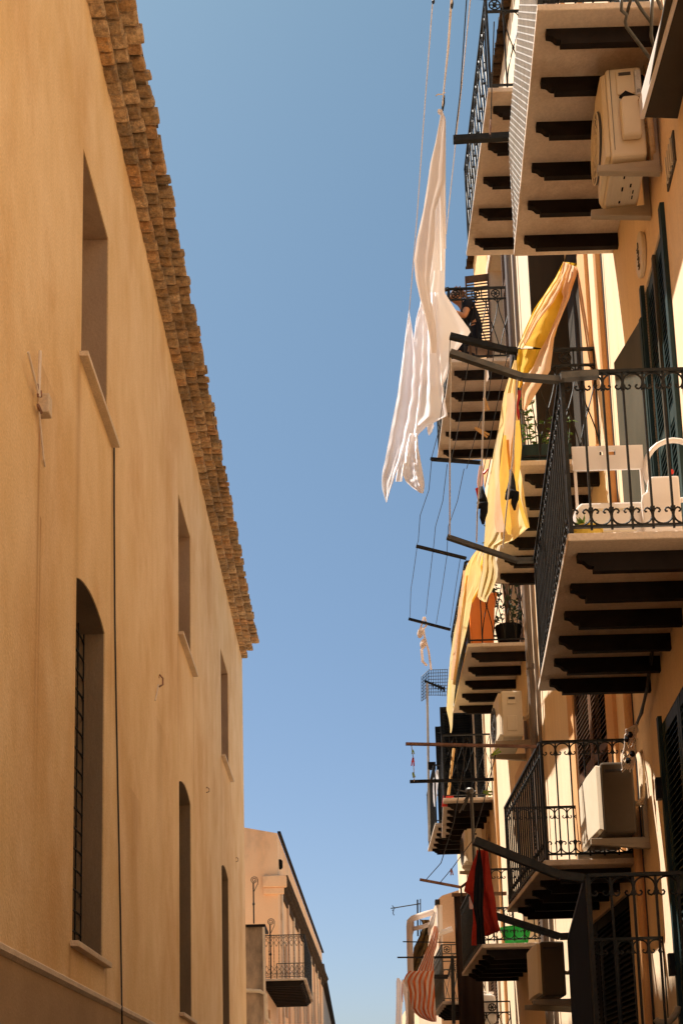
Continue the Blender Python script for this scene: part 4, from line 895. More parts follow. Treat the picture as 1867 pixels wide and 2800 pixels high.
# ------------------------------------------------------------------ air conditioners
def aircon(Y0, L, X0, X1, Z0, Z1, xw, lab, fan=False, detail='panel', hose=True, bracketm='acd', lit=None, cm='acw', rot=0):
    t = thing('air_conditioner', ((X0+X1)/2, Y0+L/2, Z0), lab, 'air conditioner', 'air conditioner outdoor units on brackets')
    mb = MB(); mb.prism([(X0+.03,Y0,Z0),(X1,Y0,Z0),(X1,Y0,Z1),(X0+.03,Y0,Z1)], (0,L,0)); mb.build('casing', cm, t, bevel=.02)
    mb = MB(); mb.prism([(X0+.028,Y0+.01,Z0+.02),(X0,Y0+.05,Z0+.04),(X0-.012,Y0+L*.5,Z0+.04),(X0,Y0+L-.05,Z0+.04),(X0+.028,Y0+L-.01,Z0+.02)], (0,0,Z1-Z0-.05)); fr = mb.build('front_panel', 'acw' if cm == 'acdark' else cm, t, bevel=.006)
    c = Vector((X0-.014, Y0+L*.6, (Z0+Z1)/2)); r = min((Z1-Z0)*.40, L*.42); gm = 'acw' if fan else 'acfan'
    if cm != "acdark":
        mb = MB(); mb.lathe(c + Vector((.004,0,0)), [(r,0),(r,-.004)], 24, (1,0,0)); fg = mb.build('fan_opening', 'acfan', t)
        mb = MB()
        for q in (1, .8, .6, .4, .2): mb.tube([c + Vector((-.012, math.cos(a)*r*q, math.sin(a)*r*q)) for a in [2*PI*j/24 for j in range(25)]], .004, 4)
        for q in range(12): a = PI*q/6; mb.tube([c + Vector((-.014,0,0)), c + Vector((-.014, math.cos(a)*r, math.sin(a)*r))], .003, 4)
        mb.build('fan_grille', gm, fg)
    y = Y0 - .003; w = X1-X0; h = Z1-Z0
    if detail == 'panel':
        mb = MB(); mb.box(X0+w*.36, X0+w*.80, y-.012, y, Z1-h*.32, Z1-h*.06); mb.build('handle_recess', cm, t, bevel=.008)
        mb = MB(); mb.box(X0+w*.42, X0+w*.72, y-.019, y-.013, Z1-h*.115, Z1-h*.085); mb.build('handle_slot', 'acfan', t)
        mb = MB(); mb.prism([(X0+w*.40,y,Z0+h*.16),(X0+w*.88,y,Z0+h*.16),(X0+w*.88,y,Z0+h*.56),(X0+w*.84,y,Z0+h*.6),(X0+w*.45,y,Z0+h*.6),(X0+w*.40,y,Z0+h*.55)], (0,-.06,0)); mb.build('valve_cover', cm, t, bevel=.015)
        mb = MB(); mb.box(X0+w*.83, X0+w*.97, y-.003, y, Z1-h*.33, Z1-h*.05); mb.box(X0+w*.42, X0+w*.6, y-.003, y, Z0+h*.61, Z0+h*.66); mb.build('sticker', 'label', t)
        mb = MB(); mb.box(X0+w*.21, X0+w*.222, y-.002, y, Z0+.05, Z1-.01)
        for q in range(5): mb.box(X0+w*(.86+q*.018), X0+w*(.868+q*.018), y-.005, y-.003, Z1-h*.31, Z1-h*.27)
        mb.build('panel_seam', 'acfan', t)
        for (a, b_, c_, d_) in ((.5,.55,.3,.4),(.62,.66,.22,.3),(.66,.7,.3,.36),(.7,.74,.5,.56),(.5,.56,.55,.62),(.75,.78,.15,.22),(.75,.78,.26,.33),(.74,.77,.62,.68),(.79,.82,.62,.68),(.74,.77,.72,.78),(.79,.82,.72,.78),(.45,.52,.8,.84)):
            mb = MB(); mb.box(X0+w*a, X0+w*b_, Y0+L*c_, Y0+L*d_, Z0-.003, Z0+.002); mb.build('base_hole', 'void', t)
        mb = MB()
        for q in range(7): mb.box(X0+w*(.14+q*.1), X0+w*(.17+q*.1), Y0+.1, Y0+L-.06, Z0-.008, Z0)
        mb.build('base_ribs', cm, t)
    elif detail == 'small':
        mb = MB(); mb.box(X0+w*.35, X0+w*.72, y-.01, y, Z1-h*.3, Z1-h*.12); mb.box(X0+w*.3, X0+w*.72, y-.01, y, Z0+h*.12, Z0+h*.45); mb.build('side_cover', cm, t, bevel=.006)
        mb = MB(); mb.box(X0+w*.4, X0+w*.68, y-.014, y-.01, Z1-h*.2, Z1-h*.15); mb.build('handle_slot', 'acfan', t)
    elif detail == 'dark':
        mb = MB(); mb.box(X0+w*.2, X0+w*.75, y-.006, y, Z1-h*.14, Z1-h*.11); mb.build('handle_slot', 'acfan', t)
    for yy in ((Y0+.12, Y0+L-.14) if L > .6 else (Y0+.06, Y0+L-.05)):
        mb = MB(); mb.bar((xw, yy, Z0-.045), (X0-.06, yy, Z0-.045), .045, .05); mb.bar((xw-.02, yy, Z0-.05), (xw-.02, yy, Z0+.42), .04, .04, up=(1,0,0)); 
        mb.prism([(X0-.04,yy-.025,Z0-.07),(xw,yy-.025,Z0-.07),(xw,yy-.025,Z0-.115)], (0,.05,0)); mb.build('bracket', bracketm, t, bevel=.004)
    if hose:
        for q in (0, .05):
            mb = MB(); mb.tube([(X1-.02, Y0+.06+q, Z0+h*.45), (X1+.03, Y0+.03+q, Z0+h*.42), (X1+.07, Y0+.03+q, Z0+h*.5-q), (X1+.09, Y0+.06+q, Z0+h*.9), (xw-.03, Y0+.12+q, Z1+.1), (xw, Y0+.14+q, Z1+.12)], .016, 8); mb.build('hose', 'hose', t, smooth=True)
    t.rotation_euler.z = rot; return t
a1 = aircon(7.6, .54, 1.915, 2.185, 7.98, 8.665, 2.27, 'large cream outdoor unit seen from below under the top right balcony', fan=True, rot=-.085)
mb = MB(); mb.tube([(2.14, 7.5, 8.33), (2.2, 7.52, 8.3), (2.22, 7.6, 8.1), (2.24, 7.7, 7.95)], .02, 8); mb.build('hose', 'hose', a1, smooth=True)
mb = MB(); mb.prism([(2.02,7.58,8.41),(2.06,7.56,8.43),(2.17,7.56,8.36),(2.16,7.57,8.33)], (0,-.02,0)); mb.build('torn_flap', 'black', a1)
a2 = aircon(9.75, .86, 2.0, 2.285, 3.80, 4.37, 2.40, 'outdoor unit with shade toned sides and a sunlit front beside the brown shutters', detail='dark', cm='acdark')
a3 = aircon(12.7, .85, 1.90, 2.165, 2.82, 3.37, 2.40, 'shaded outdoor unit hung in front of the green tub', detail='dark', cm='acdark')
a4 = aircon(15.2, .86, 1.96, 2.25, 6.28, 6.87, 2.40, 'cream outdoor unit tucked under the planter balcony', detail='small')
a5 = aircon(20.5, .75, 1.98, 2.26, 5.79, 6.36, 2.40, 'small yellowed outdoor unit behind the red towel', detail='small')

# ------------------------------------------------------------------ things on the near balcony
t = thing('folding_chair', (1.76, 7.7, 5.0), 'white folding chair with two square holes in its back on the big balcony', 'chair')
a = aty(1561,1225,7.6); b = aty(1757,1288,7.6)
mb = MB(); x0, x1, zb, zt = 1.53, 1.985, 5.70, 5.865
hx = [(1.705, 1.73), (1.765, 1.81)]; zz = (5.80, 5.832); xs = [x0, hx[0][0], hx[0][1], hx[1][0], hx[1][1], x1]
for i in range(5):
    if i in (1, 3): mb.box(xs[i], xs[i+1], 7.6, 7.615, zb, zz[0]); mb.box(xs[i], xs[i+1], 7.6, 7.615, zz[1], zt)
    else: mb.box(xs[i], xs[i+1], 7.6, 7.615, zb, zt)
mb.build('backrest', 'plastic', t)
for x in (1.545, 1.97):
    for yb, zt_ in ((7.62, 5.72), (8.0, 5.44)):
        mb = MB(); mb.bar((x, 7.62 if zt_ > 5.5 else 7.98, zt_), (x, 7.62 if zt_ > 5.5 else 7.98, 5.0), .018, .018); mb.build('leg', 'plastic', t)
mb = MB(); mb.box(1.55, 1.965, 7.6, 7.98, 5.42, 5.445); mb.build('seat', 'plastic', t, bevel=.006)
t = thing('storage_box', (1.7, 7.55, 5.0), 'low white plastic trough box behind the scrolled railing', 'box')
mb = MB(); mb.prism([(1.49,7.42,5.01),(1.93,7.42,5.01),(1.93,7.42,5.36),(1.91,7.42,5.385),(1.53,7.42,5.385),(1.49,7.42,5.34)], (0,.3,0)); mb.build('tub', 'plastic', t, bevel=.015)
mb = MB(); mb.box(1.55,1.90,7.405,7.418,5.325,5.335); mb.box(1.6,1.86,7.41,7.418,5.18,5.188); mb.build('moulding', 'acw', t)
t = thing('plastic_chair', (2.05, 7.4, 5.0), 'moulded white plastic chair turned away beside the teal shutter', 'chair')
mb = MB(); mb.prism([(1.90,7.38,5.03),(2.14,7.38,5.03),(2.14,7.38,5.53),(1.97,7.38,5.53),(1.945,7.38,5.50),(1.935,7.38,5.43),(1.905,7.38,5.41),(1.895,7.38,5.36)], (.0,.03,0)); mb.build('backrest', 'plastic', t, bevel=.012)
mb = MB(); mb.box(1.92,2.13,7.41,7.8,5.38,5.41); mb.build('seat', 'plastic', t, bevel=.01)
for x in (1.93,2.11):
    for y in (7.44,7.78): mb = MB(); mb.bar((x,y,5.0),(x,y,5.38),.03); mb.build('leg', 'plastic', t)
t = thing('round_fan', (2.1, 7.85, 5.6), 'round white rimmed fan leaning by the shutter with a red button', 'fan')
c = Vector((2.18, 7.6, 5.68)); mb = MB(); mb.tube([c + Vector((math.cos(a)*.19, 0, math.sin(a)*.21)) for a in [2*PI*j/24 for j in range(25)]], .018, 8); mb.build('rim', 'plastic', t, smooth=True)
pass
mb = MB(); mb.lathe(c+Vector((-.03,-.02,-.02)), [(.018,0),(.014,-.01)], 10, (0,1,0)); mb.build('button', 'pegr', t)
mb = MB(); mb.bar((2.12,7.6,5.0),(2.12,7.6,5.56),.03); mb.build('stand', 'plastic', t)
def potplant(name, c, r, h, lab, pm, lm, n=26, ll=.12, spread=.16, up=.9, cat='potted plant', z=.0):
    t = thing(name, c, lab, cat); c = Vector(c)
    mb = MB(); mb.lathe(c, [(r*.7,0),(r*.95,h*.85),(r*1.05,h*.86),(r*1.05,h),(r*.9,h),(r*.85,h*.9)], 16); mb.build('pot', pm, t, smooth=False)
    mb = MB()
    for i in range(n):
        a = random.random()*2*PI; e = random.uniform(.1, up); d = Vector((math.cos(a)*(1-e*.6), math.sin(a)*(1-e*.6), e)); p = c + Vector((0,0,h)) + d*random.uniform(0, spread)
        mb.leafp(p, d + Vector((0,0,-.3*random.random())), ll*random.uniform(.7,1.2), ll*.35)
    for i in range(6):
        a = i; mb.tube([c+Vector((0,0,h)), c+Vector((math.cos(a)*.03, math.sin(a)*.03, h+spread*.9))], .004, 4)
    mb.build('leaves', lm, t, smooth=False); return t
potplant('bowl_plant', (1.525, 7.33, 5.01), .105, .14, 'yellow bowl with a small leafy plant in the balcony corner', 'ypot', 'leaf', n=22, ll=.075, spread=.05, up=1)
# plants on the middle balcony
t = thing('climbing_plant', (1.85, 10.72, 7.45), 'young trailing plant with pointed light leaves behind the lattice railing', 'plant')
mb = MB(); c = Vector((1.85, 10.75, 7.45)); mb.box(1.70,2.15,10.66,10.86,7.44,7.62); mb.build('trough', 'dgreen', t, bevel=.01)
mb = MB(); ml = MB()
for k in range(13):
    p = Vector((1.70+.035*k, 10.72+random.uniform(-.05,.08), 7.6)); h = random.uniform(.18,.72 if k < 5 else .34); q = p + Vector((random.uniform(-.05,.05), 0, h)); mb.tube([p, (p+q)/2+Vector((random.uniform(-.03,.03),0,0)), q], .005, 4)
    for i in range(int(h*26)):
        s = p.lerp(q, random.uniform(.1,1)); a = random.random()*6.3; ml.leafp(s, (math.cos(a), math.sin(a)*.5, random.uniform(-.4,.6)), random.uniform(.05,.10), .026)
mb.build('stem', 'leafd', t); ml.build('leaves', 'leaf', t)
# orange planter and dark foliage
t = thing('planter', (1.83, 15.62, 7.6), 'big orange plastic planter behind the lattice of the far balcony', 'planter')
mb = MB(); mb.prism([(1.70,15.55,7.62),(1.98,15.55,7.62),(2.02,15.55,8.22),(2.05,15.55,8.22),(2.05,15.55,8.32),(1.66,15.55,8.32),(1.66,15.55,8.22),(1.68,15.55,8.22)], (0,.35,0)); mb.build('tub', 'orangep', t, bevel=.02)
t = thing('dark_shrub', (2.2, 15.7, 7.6), 'dark bushy shrub crowding the doorway beside the orange planter', 'shrub')
mb = MB(); mb.lathe((2.2,15.75,7.6), [(.12,0),(.17,.3),(.18,.32)], 14); mb.build('pot', 'black', t)
mb = MB()
for i in range(620):
    a = random.random()*6.3; z = random.random(); rr = (.10+.17*math.sin(min(1,z*1.25)*PI*.8))*random.random()**.4
    p = Vector((2.2+math.cos(a)*rr, 15.75+math.sin(a)*rr, 7.9+z*1.55+random.uniform(-.08,.08)))
    if math.sin(p.z*9+p.x*14) > .75: continue
    mb.leafp(p, (math.cos(a), math.sin(a), random.uniform(-.5,.8)), random.uniform(.06,.11), .04)
mb.build('foliage', 'leafd', t)
mb = MB()
for k in range(4): mb.tube([(2.2,15.75,7.9),(2.2+.05*math.cos(k*1.6),15.75+.05*math.sin(k*1.6),8.7),(2.2+.12*math.cos(k*1.6),15.75+.1*math.sin(k*1.6),9.3)], [.015,.012,.005], 5)
mb.build('stem', 'wood', t)

# ------------------------------------------------------------------ person on the high balcony
def skinned(name, verts, edges, rad, m, parent, sub=2, root=0):
    me = bpy.data.meshes.new(name); o0 = ORG[parent.name]
    me.from_pydata([Vector(v)-o0 for v in verts], edges, []); me.update()
    o = bpy.data.objects.new(name, me); COL.objects.link(o); o.parent = parent; ORG[o.name] = o0
    md = o.modifiers.new('skin', 'SKIN'); md.use_smooth_shade = True
    for i, r in enumerate(rad):
        s = me.skin_vertices[0].data[i]; s.radius = (r, r) if not isinstance(r, tuple) else r; s.use_root = (i == root)
    md = o.modifiers.new('sub', 'SUBSURF'); md.levels = sub; md.render_levels = sub
    me.materials.append(M[m]); return o
t = thing('person', (1.95, 15.75, 11.55), 'person in a black shirt sitting bent forward at the high balcony railing', 'person')
px = 0; py = 15.62
V = [(1.98,py+.05,12.02),(1.97,py+.03,12.20),(1.92,py,12.38),(1.85,py-.01,12.47),(1.80,py-.01,12.53),(1.75,py-.01,12.60),(1.72,py-.01,12.66),
     (1.90,py-.17,12.39),(1.84,py-.22,12.17),(1.70,py-.16,12.28),(1.66,py-.14,12.33),
     (1.90,py+.17,12.39),(1.86,py+.24,12.17),(1.72,py+.18,12.28),(1.68,py+.16,12.33),
     (1.93,py-.08,12.0),(1.70,py-.10,12.06),(1.76,py-.09,11.70),(1.68,py-.09,11.60),
     (1.93,py+.16,12.0),(1.70,py+.18,12.06),(1.76,py+.17,11.70),(1.68,py+.17,11.60)]
Eg = [(0,1),(1,2),(2,3),(3,4),(4,5),(5,6),(2,7),(7,8),(8,9),(9,10),(2,11),(11,12),(12,13),(13,14),(0,15),(15,16),(16,17),(17,18),(0,19),(19,20),(20,21),(21,22)]
Rr = [.13,.12,.12,.055,.05,.085,.07,.055,.042,.032,.025,.055,.042,.032,.025,.085,.06,.042,.035,.085,.06,.042,.035]
for sy, wi, (wx, wy, wz) in ((-1, 10, (1.66,py-.14,12.33)), (1, 14, (1.68,py+.16,12.33))):
    for q in range(5):
        b0 = len(V); off = (q-2)*.016 if q < 4 else -.03*sy; ln = [.055,.065,.06,.05,.04][q]
        V += [(wx-.03, wy+off, wz+.02), (wx-.03-ln*.6, wy+off*1.2, wz+.025), (wx-.035-ln*.8, wy+off*1.2, wz-.01)]
        Eg += [(wi, b0), (b0, b0+1), (b0+1, b0+2)]; Rr += [.010,.009,.007]
bd = skinned('body', V, Eg, Rr, 'skin', t)
mb = MB(); c = Vector((1.775,py-.01,12.635))
for i in range(420):
    a = random.random()*6.3; e = random.uniform(-.2,1); rr = .085
    d = Vector((math.cos(a)*math.sqrt(1-e*e*.9), math.sin(a)*math.sqrt(1-e*e*.9), e)); p = c + d*rr
    q = p + (d*.3 + Vector((.4*random.random(),random.uniform(-.5,.5),-.6*random.random())))*.07; mb.tube([p, q], [.007,.002], 4)
mb.lathe(c-Vector((0,0,.03)), [(.06,-.03),(.088,.02),(.085,.06),(.06,.095),(.01,.11)], 14, (0,0,1)); mb.build('hair', 'hair', bd)
V2 = [V[0],V[1],V[2],(1.87,py,12.45),V[7],(1.87,py-.2,12.27),V[11],(1.875,py+.21,12.27)]
skinned('shirt', V2, [(0,1),(1,2),(2,3),(2,4),(4,5),(2,6),(6,7)], [.145,.137,.135,.075,.07,.056,.07,.056], 'shirt', bd)
V3 = [V[0],V[15],V[16],V[17],V[19],V[20],V[21]]
skinned('trousers', V3, [(0,1),(1,2),(2,3),(0,4),(4,5),(5,6)], [.145,.098,.072,.055,.098,.072,.055], 'shirt', bd)
t.location.x -= .05
t = thing('stool', (2.0, py+.05, 11.55), 'small dark stool under the person on the high balcony', 'stool')
mb = MB(); mb.box(1.84,2.14,py-.1,py+.2,11.86,11.89); mb.build('seat', 'wood', t)
for x in (1.86,2.12):
    for y in (py-.08,py+.18): mb = MB(); mb.bar((x,y,11.55),(x,y,11.86),.03); mb.build('leg', 'wood', t)

# ------------------------------------------------------------------ lower washing and odds
t = thing('red_towel', (.95, 8.0, 2.7), 'red towel folded over the cords between the lowest arms', 'towel')
def z22(x, y): return (1200+x/3.92, 2250+y/3.92)
def zr(rows): return [(2250+y/3.92, 1200+a/3.92, 1200+b/3.92) for y, a, b in rows]
cloth('front', zr([(290,400,520),(340,395,530),(450,350,540),(560,315,555),(650,285,570),(735,262,585),(770,330,590),(800,340,600),(900,372,610),(1000,400,620),(1100,460,640),(1160,470,662),(1175,475,600),(1215,480,520)]), lambda u, v: aty(u, v, 8.1), 'red', amp=.05, freq=2.1, slant=.1, parent=t)
cloth('back', zr([(900,350,400),(930,360,420),(1050,365,420),(1200,348,405),(1315,345,402)]), lambda u, v: aty(u, v, 8.6), 'red', amp=.03, freq=1.5, parent=t, nx=10)
cloth('edge', zr([(790,318,330),(850,322,350),(900,322,368),(925,328,360)]), lambda u, v: aty(u, v, 8.5), 'pinkc', amp=.01, parent=t, nx=5, ny=10)
t = thing('dark_cloth', (1.0, 7.9, 2.7), 'nearly black cloth hanging over the middle of the red towel', 'cloth')
cloth('cloth', zr([(255,415,425),(290,420,440),(500,385,470),(700,370,480),(900,365,470),(1100,400,480),(1300,400,500)]), lambda u, v: aty(u, v, 7.9), 'black', amp=.03, parent=t, nx=12)
t = thing('green_tub', (2.1, 15.0, 3.6), 'bright green plastic tub on the shaded lower balcony', 'tub')
mb = MB(); mb.lathe((2.10,15.75,3.74), [(.13,0),(.185,.20),(.205,.21),(.205,.235),(.18,.235),(.13,.02)], 24); mb.build('bowl', 'green', t, smooth=False)
t = thing('canister', (1.80, 18.95, 2.7), 'white plastic water canister with a handle and screw cap', 'canister')
def J(x, y, Y=19.1): return aty(1200+x/3.92, 2250+y/3.92, Y)
pl = [J(360,2140),(J(352,1900)),J(356,1850),J(385,1830),J(560,1835),J(600,1850),J(606,1900),J(612,2140)]
mb = MB(); mb.prism(pl, (0,.22,0)); mb.build('body', 'plastic', t, bevel=.03)
mb = MB(); mb.tube([J(400,1832,19.2),J(402,1818,19.2),J(500,1815,19.2),J(505,1832,19.2)], .018, 8); mb.build('handle', 'plastic', t, smooth=True)
mb = MB(); mb.lathe(J(560,1836,19.2), [(.035,0),(.035,.035)], 12); mb.build('cap', 'plastic', t)
t = thing('tarp_blind', (1.8, 19.0, 3), 'tall dark brown tarp blind hanging beyond the shaded balcony', 'blind')
mb = MB(); a = aty(1240,2447,18.7); b = aty(1290,2447,18.7); ny_ = 30
for j in range(ny_+1):
    for i in range(9):
        mb.v.append(Vector((lerp(a.x, b.x+.1, i/8), 18.7 + .02*math.sin(i*2.4+j*.25), lerp(a.z, 1.5, j/ny_))))
for j in range(ny_):
    for i in range(8): q = j*9+i; mb.f.append((q,q+1,q+10,q+9))
mb.build('sheet', 'tarp', t, smooth=True, solid=.01)
mb = MB(); mb.bar((a.x-.03,18.7,a.z),(2.38,18.7,a.z),.05); mb.build('rail', 'wood', t)
t = thing('broom', aty(1240, 2180, 20.1), 'orange wooden broom handle leaning in the wire railed balcony', 'broom')
mb = MB(); mb.tube([aty(1240,2047,20.2), aty(1225,2175,20.1)], .022, 8); mb.build('handle', 'wood2', t)
mb = MB(); a = aty(1225,2178,20.1); mb.prism([a+Vector((-.08,0,.02)), a+Vector((.08,0,.02)), a+Vector((.11,0,-.16)), a+Vector((-.11,0,-.16))], (0,.05,0)); mb.build('brush', 'pegr', t)
t = thing('white_towel', aty(1188, 2110, 23), 'white towel over the rail of the farther plain balcony', 'towel')
cloth('cloth', [(2105,1192,1198),(2130,1184,1199),(2160,1183,1195),(2190,1184,1193),(2206,1187,1191)], lambda u, v: aty(u, v, 22.8), 'cloth', amp=.02, parent=t, nx=8, ny=20)

# antennas
t = thing('grid_antenna', aty(1172, 2260, 24), 'tall television antenna with a wire grid reflector against the sky', 'antenna')
def A_(u, v): return aty(u, v, 24)
mb = MB(); mb.tube([A_(1167,1868), A_(1170,2050), A_(1173,2300)], .026, 6); mb.build('mast', 'net', t)
mb = MB()
for k in range(9): mb.tube([A_(1172+k*6.2, 1830+k*.1), A_(1172+k*6.2, 1900+k*.6)], .006, 4)
for k in range(9): mb.tube([A_(1172, 1832+k*8.6), A_(1224, 1830+k*8.8)], .006, 4)
for k in range(5): mb.tube([A_(1152+k*4.2, 1850-k*4), A_(1152+k*4.2, 1918-k*3)], .006, 4)
for k in range(9): mb.tube([A_(1152, 1850+k*8.4), A_(1172, 1832+k*8.6)], .006, 4)
mb.build('reflector', 'wire', t)
mb = MB(); mb.tube([A_(1160,1862), A_(1216,1885)], .025, 5)
for k in range(5): mb.tube([A_(1183+k*7.5,1865+k*3), A_(1183+k*7.5,1880+k*3)], .012, 4)
mb.build('boom', 'iron', t)
mb = MB(); a = A_(1170,2088); mb.box(a.x, a.x+.14, 23.95, 24.05, a.z-.12, a.z+.02); mb.build('junction_box', 'black', t)
t = thing('small_antenna', aty(1143, 2560, 30), 'small distant antenna on a black mast over the far roofs', 'antenna')
mb = MB(); mb.tube([aty(1141,2460,30), aty(1142,2560,30)], .02, 5); mb.tube([aty(1149,2458,30), aty(1149,2575,30)], .012, 5); mb.build('mast', 'iron', t)
mb = MB(); mb.tube([aty(1068,2484,30), aty(1149,2471,30)], .014, 5); mb.tube([aty(1072,2476,30), aty(1079,2484,30), aty(1072,2490,30)], .01, 5); mb.tube([aty(1076,2488,30), aty(1074,2497,30), aty(1077,2503,30)], .01, 5); mb.build('boom', 'iron', t)
t = thing('roof_mast', aty(1293, 2345, 13.3), 'grey mast with splayed receiver rods crossing the far balcony', 'antenna')
mb = MB(); mb.tube([aty(1287,2160,13.3), aty(1292,2260,13.3), aty(1296,2360,13.3)], .02, 6); mb.build('mast', 'iron2', t)
mb = MB(); mb.lathe(aty(1284,2172,13.3), [(.03,0),(.045,.02),(.045,.05),(.03,.07)], 8)
for (u, v) in ((1262,2163),(1268,2190),(1300,2163),(1255,2222),(1264,2215),(1273,2200),(1250,2160)): mb.tube([aty(1284,2168,13.3), aty(u, v, 13.3)], .008, 4)
mb.build('receiver', 'iron2', t)

# far washing
t = thing('striped_towel', aty(1150, 2680, 21.8), 'orange and white striped towel gathered over a bar at bottom right', 'towel')
def z33(x): return 1067+x/4.708
def zs(rows): return [(2400+y/4.708, z33(a), z33(b)) for y, a, b in rows]
cloth('upper', zs([(620,560,600),(700,540,620),(800,510,610),(900,478,590),(960,445,570),(1010,430,560),(1100,390,555),(1210,350,555)]), lambda u, v: aty(u, v, 21.9), 'stripe', amp=.06, freq=3, parent=t, fine=.01)
cloth('lower', zs([(1200,250,560),(1240,205,560),(1290,180,560),(1330,172,562),(1380,195,565),(1480,240,570),(1580,255,575),(1680,262,580),(1740,310,585),(1800,380,590),(1830,450,592),(1855,530,590)]), lambda u, v: aty(u, v, 21.7), 'stripe', amp=.10, freq=2.4, slant=.35, parent=t, fine=.015, nx=32)
t = thing('pink_washing', aty(1090, 2760, 26), 'pale pink garments hanging at the far bottom end of the street', 'washing')
cloth('garment', zs([(1290,85,110),(1340,75,150),(1500,75,165),(1700,72,150),(1900,65,150)]), lambda u, v: aty(u, v, 26), 'cloth', amp=.06, freq=1.6, parent=t)
cloth('garment', zs([(1310,150,190),(1400,150,230),(1600,185,250),(1800,200,260),(1900,195,270)]), lambda u, v: aty(u, v, 25.6), 'cloth2', amp=.05, freq=1.6, parent=t)
cloth('garment', zs([(1340,150,165),(1500,140,160),(1600,150,165)]), lambda u, v: aty(u, v, 25.4), 'pinkc', amp=.02, parent=t, nx=5, ny=12)
t = thing('dark_cloth', aty(1140, 2600, 23), 'brown green patterned cloth hung inside the white pipe frame', 'cloth')
cloth('cloth', zs([(540,390,500),(620,420,520),(760,370,500),(900,300,480),(1000,290,430),(1100,285,390),(1200,290,350)]), lambda u, v: aty(u, v, 23), mat('olive_pattern', (.05,.05,.02), (.26,.15,.05), 5, c3=(.02,.02,.012), s3=3, t3=.5), amp=.08, freq=2, slant=.6, parent=t, fine=.02)
t = thing('pipe_frame', aty(1118, 2700, 22.6), 'white pipe awning frame standing out from the far house', 'frame')
def Pp(x, y, Y=22.6): return aty(z33(x), 2400+y/4.708, Y)
mb = MB(); mb.tube([Pp(270,1900), Pp(258,1200), Pp(250,900), Pp(245,620), Pp(250,560), Pp(285,525), Pp(420,480), Pp(560,440)], .055, 8); mb.tube([Pp(285,660), Pp(400,635), Pp(500,600)], .04, 8); mb.tube([Pp(285,560), Pp(290,660), Pp(262,760)], .03, 6); mb.build('pipe', 'cloth2', t, smooth=True)
t = thing('cream_cloth', aty(1180, 2540, 22.5), 'cream cloth bundled at the top of the white pipe frame', 'cloth')
cloth('cloth', zs([(440,560,590),(520,520,575),(600,490,560),(680,480,520),(740,485,510)]), lambda u, v: aty(u, v, 22.5), 'cloth2', amp=.04, parent=t, nx=8, ny=20)

# ------------------------------------------------------------------ fittings on the near house
t = thing('awning_case', (2.15, 6.5, 7.8), 'long pale edged awning case seen from beneath at the upper right', 'awning')
mb = MB(); mb.prism([(2.0,7.07,7.80),(2.24,7.09,7.80),(2.21,7.09,7.92),(2.02,7.07,7.90)], (-.12,-1.6,.0)); mb.build('hood', 'blind', t, bevel=.01)
mb = MB(); mb.prism([(1.985,7.07,7.79),(2.01,7.07,7.79),(2.01,7.07,7.93),(1.985,7.07,7.93)], (-.01,-1.6,.0)); mb.build('front_strip', 'plastic', t, bevel=.004)
t = thing('drying_rack', (1.95, 7.0, 8.3), 'bent tubular drying rack in front of the top right balcony edge', 'rack')
def R_(x, y, Y): return aty(1467+x/3.92, y/3.92, Y)
for pts in ([(905,-20),(905,110),(960,160),(945,230),(960,290),(1110,490),(1250,675)], [(1010,-20),(985,60),(965,150)], [(1050,-20),(1110,90),(1215,230)], [(1235,-20),(1228,150),(1222,380),(1250,490),(1295,610)], [(1285,-20),(1330,90)]):
    mb = MB(); mb.tube([R_(x, y, lerp(6.9, 7.2, i/len(pts))) for i, (x, y) in enumerate(pts)], .011, 8); mb.build('tube', 'iron2', t, smooth=True)
p = PR(rs(7.32), 7.62)
t = thing('vent_grille', p, 'small slatted vent grille set in the orange wall at right', 'vent')
pbox(t, PR, rs(7.2), rs(7.48), 7.60, 7.82, -.012, .0, 'acfan', 'frame')
for k in range(4): pbox(t, PR, rs(7.24+k*.055), rs(7.265+k*.055), 7.62, 7.80, -.025, -.012, 'acw', 'slat')
t = thing('wall_plaque', PR(rs(8.45), 7.55), 'oval pale ceramic plaque with curled marks on the wall', 'plaque')
pc = aty(1758, 685, 8.45); w = .0
mb = MB(); ring = []
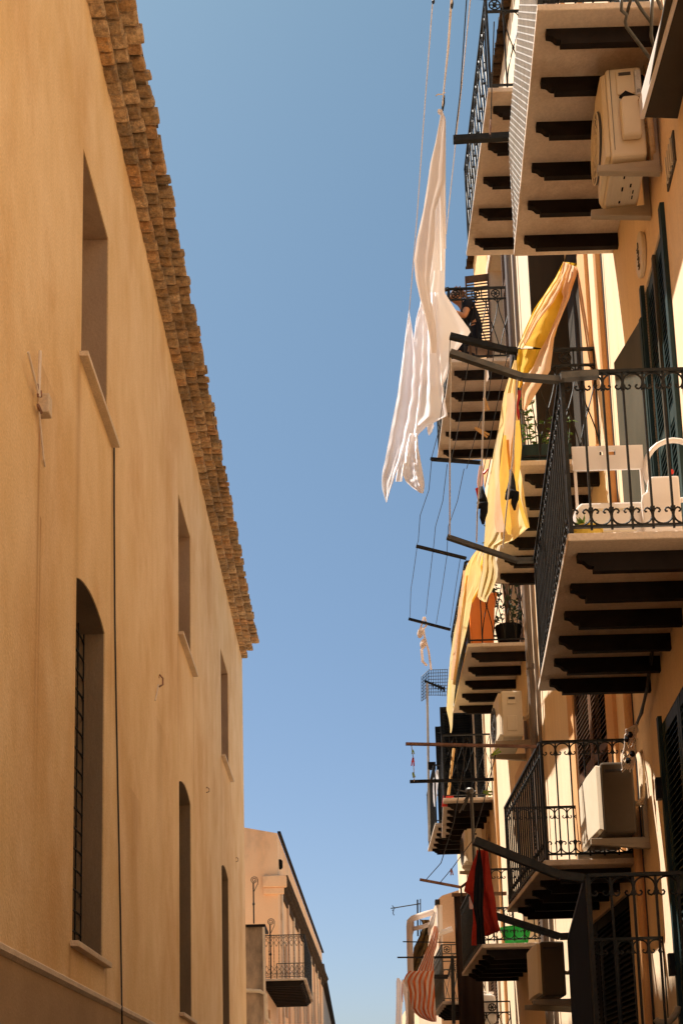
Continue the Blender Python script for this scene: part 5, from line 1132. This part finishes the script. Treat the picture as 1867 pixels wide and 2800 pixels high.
for k in range(24): a = 2*PI*k/24; ring.append(PR(rs(8.45)+math.cos(a)*.14, 7.86+math.sin(a)*.165, -.002))
mb.prism(ring, (-.035, .0, 0)); mb.build('plate', 'acw', t, bevel=.01)
mb = MB()
for k in range(4):
    c = PR(rs(8.45), 7.93-.055*k, -.042); q = [c + Vector((0, math.cos(a)*.022, math.sin(a)*.020)) for a in [.6+j*.5 for j in range(10)]]
    if k == 0: q = [c+Vector((0,-.015,.02)), c+Vector((0,-.015,-.018)), c+Vector((0,.02,-.018))]
    mb.tube(q, .005, 4)
mb.build('letters', 'acfan', t)
t = thing('cable_bundle', PR(rs(9.3), 4.8), 'tangled cable bundle hanging down the corner of the nearest house', 'cables')
mb = MB()
for k in range(7):
    j = lambda: random.uniform(-2.5, 2.5)
    pts = [(1866+j(), 1450),(1838+j(), 1500+j()),(1815+j(), 1600+j()),(1795+j(), 1690+j()),(1780+j(), 1790+j()),(1768+j(), 1880+j()),(1752+j(), 1950+j()),(1738+j(), 1985+j())]
    mb.tube([PR(rs(9.0),0)*0 + atx(u, v, lerp(2.20, 2.34, i/7)) for i, (u, v) in enumerate(pts)], .009, 5)
mb.build('cable', 'wire', t)
mb = MB()
for k in range(16):
    pts = [(1740,1980)]
    for q in range(6): pts.append((1722 - 4*q*.6 + random.uniform(-16,22), 1995+q*22+random.uniform(-8,8)))
    mb.tube([aty(u, v, 9.7) for u, v in pts], .004, 4)
mb.build('loose_wires', 'rope', t)
mb = MB()
for (u, v) in ((1722,2010),(1712,2022),(1728,2062),(1716,2080)): c = aty(u, v, 9.68); mb.lathe(c, [(.012,-.02),(.022,0),(.012,.025)], 6)
mb.build('connector', 'black', t)
t = thing('corrugated_conduit', PR(rs(9.2), 2.5), 'pale corrugated conduit curling at the bottom right corner', 'conduit')
mb = MB(); pts = [aty(1467+x/3.92, 2300+y/3.92, 8.6) for x, y in ((1270,1905),(1290,1935),(1350,1945),(1420,1930),(1460,1890),(1500,1830),(1510,1770))]
mb.tube(pts, .022, 8); mb.build('pipe', 'hose', t, smooth=True)
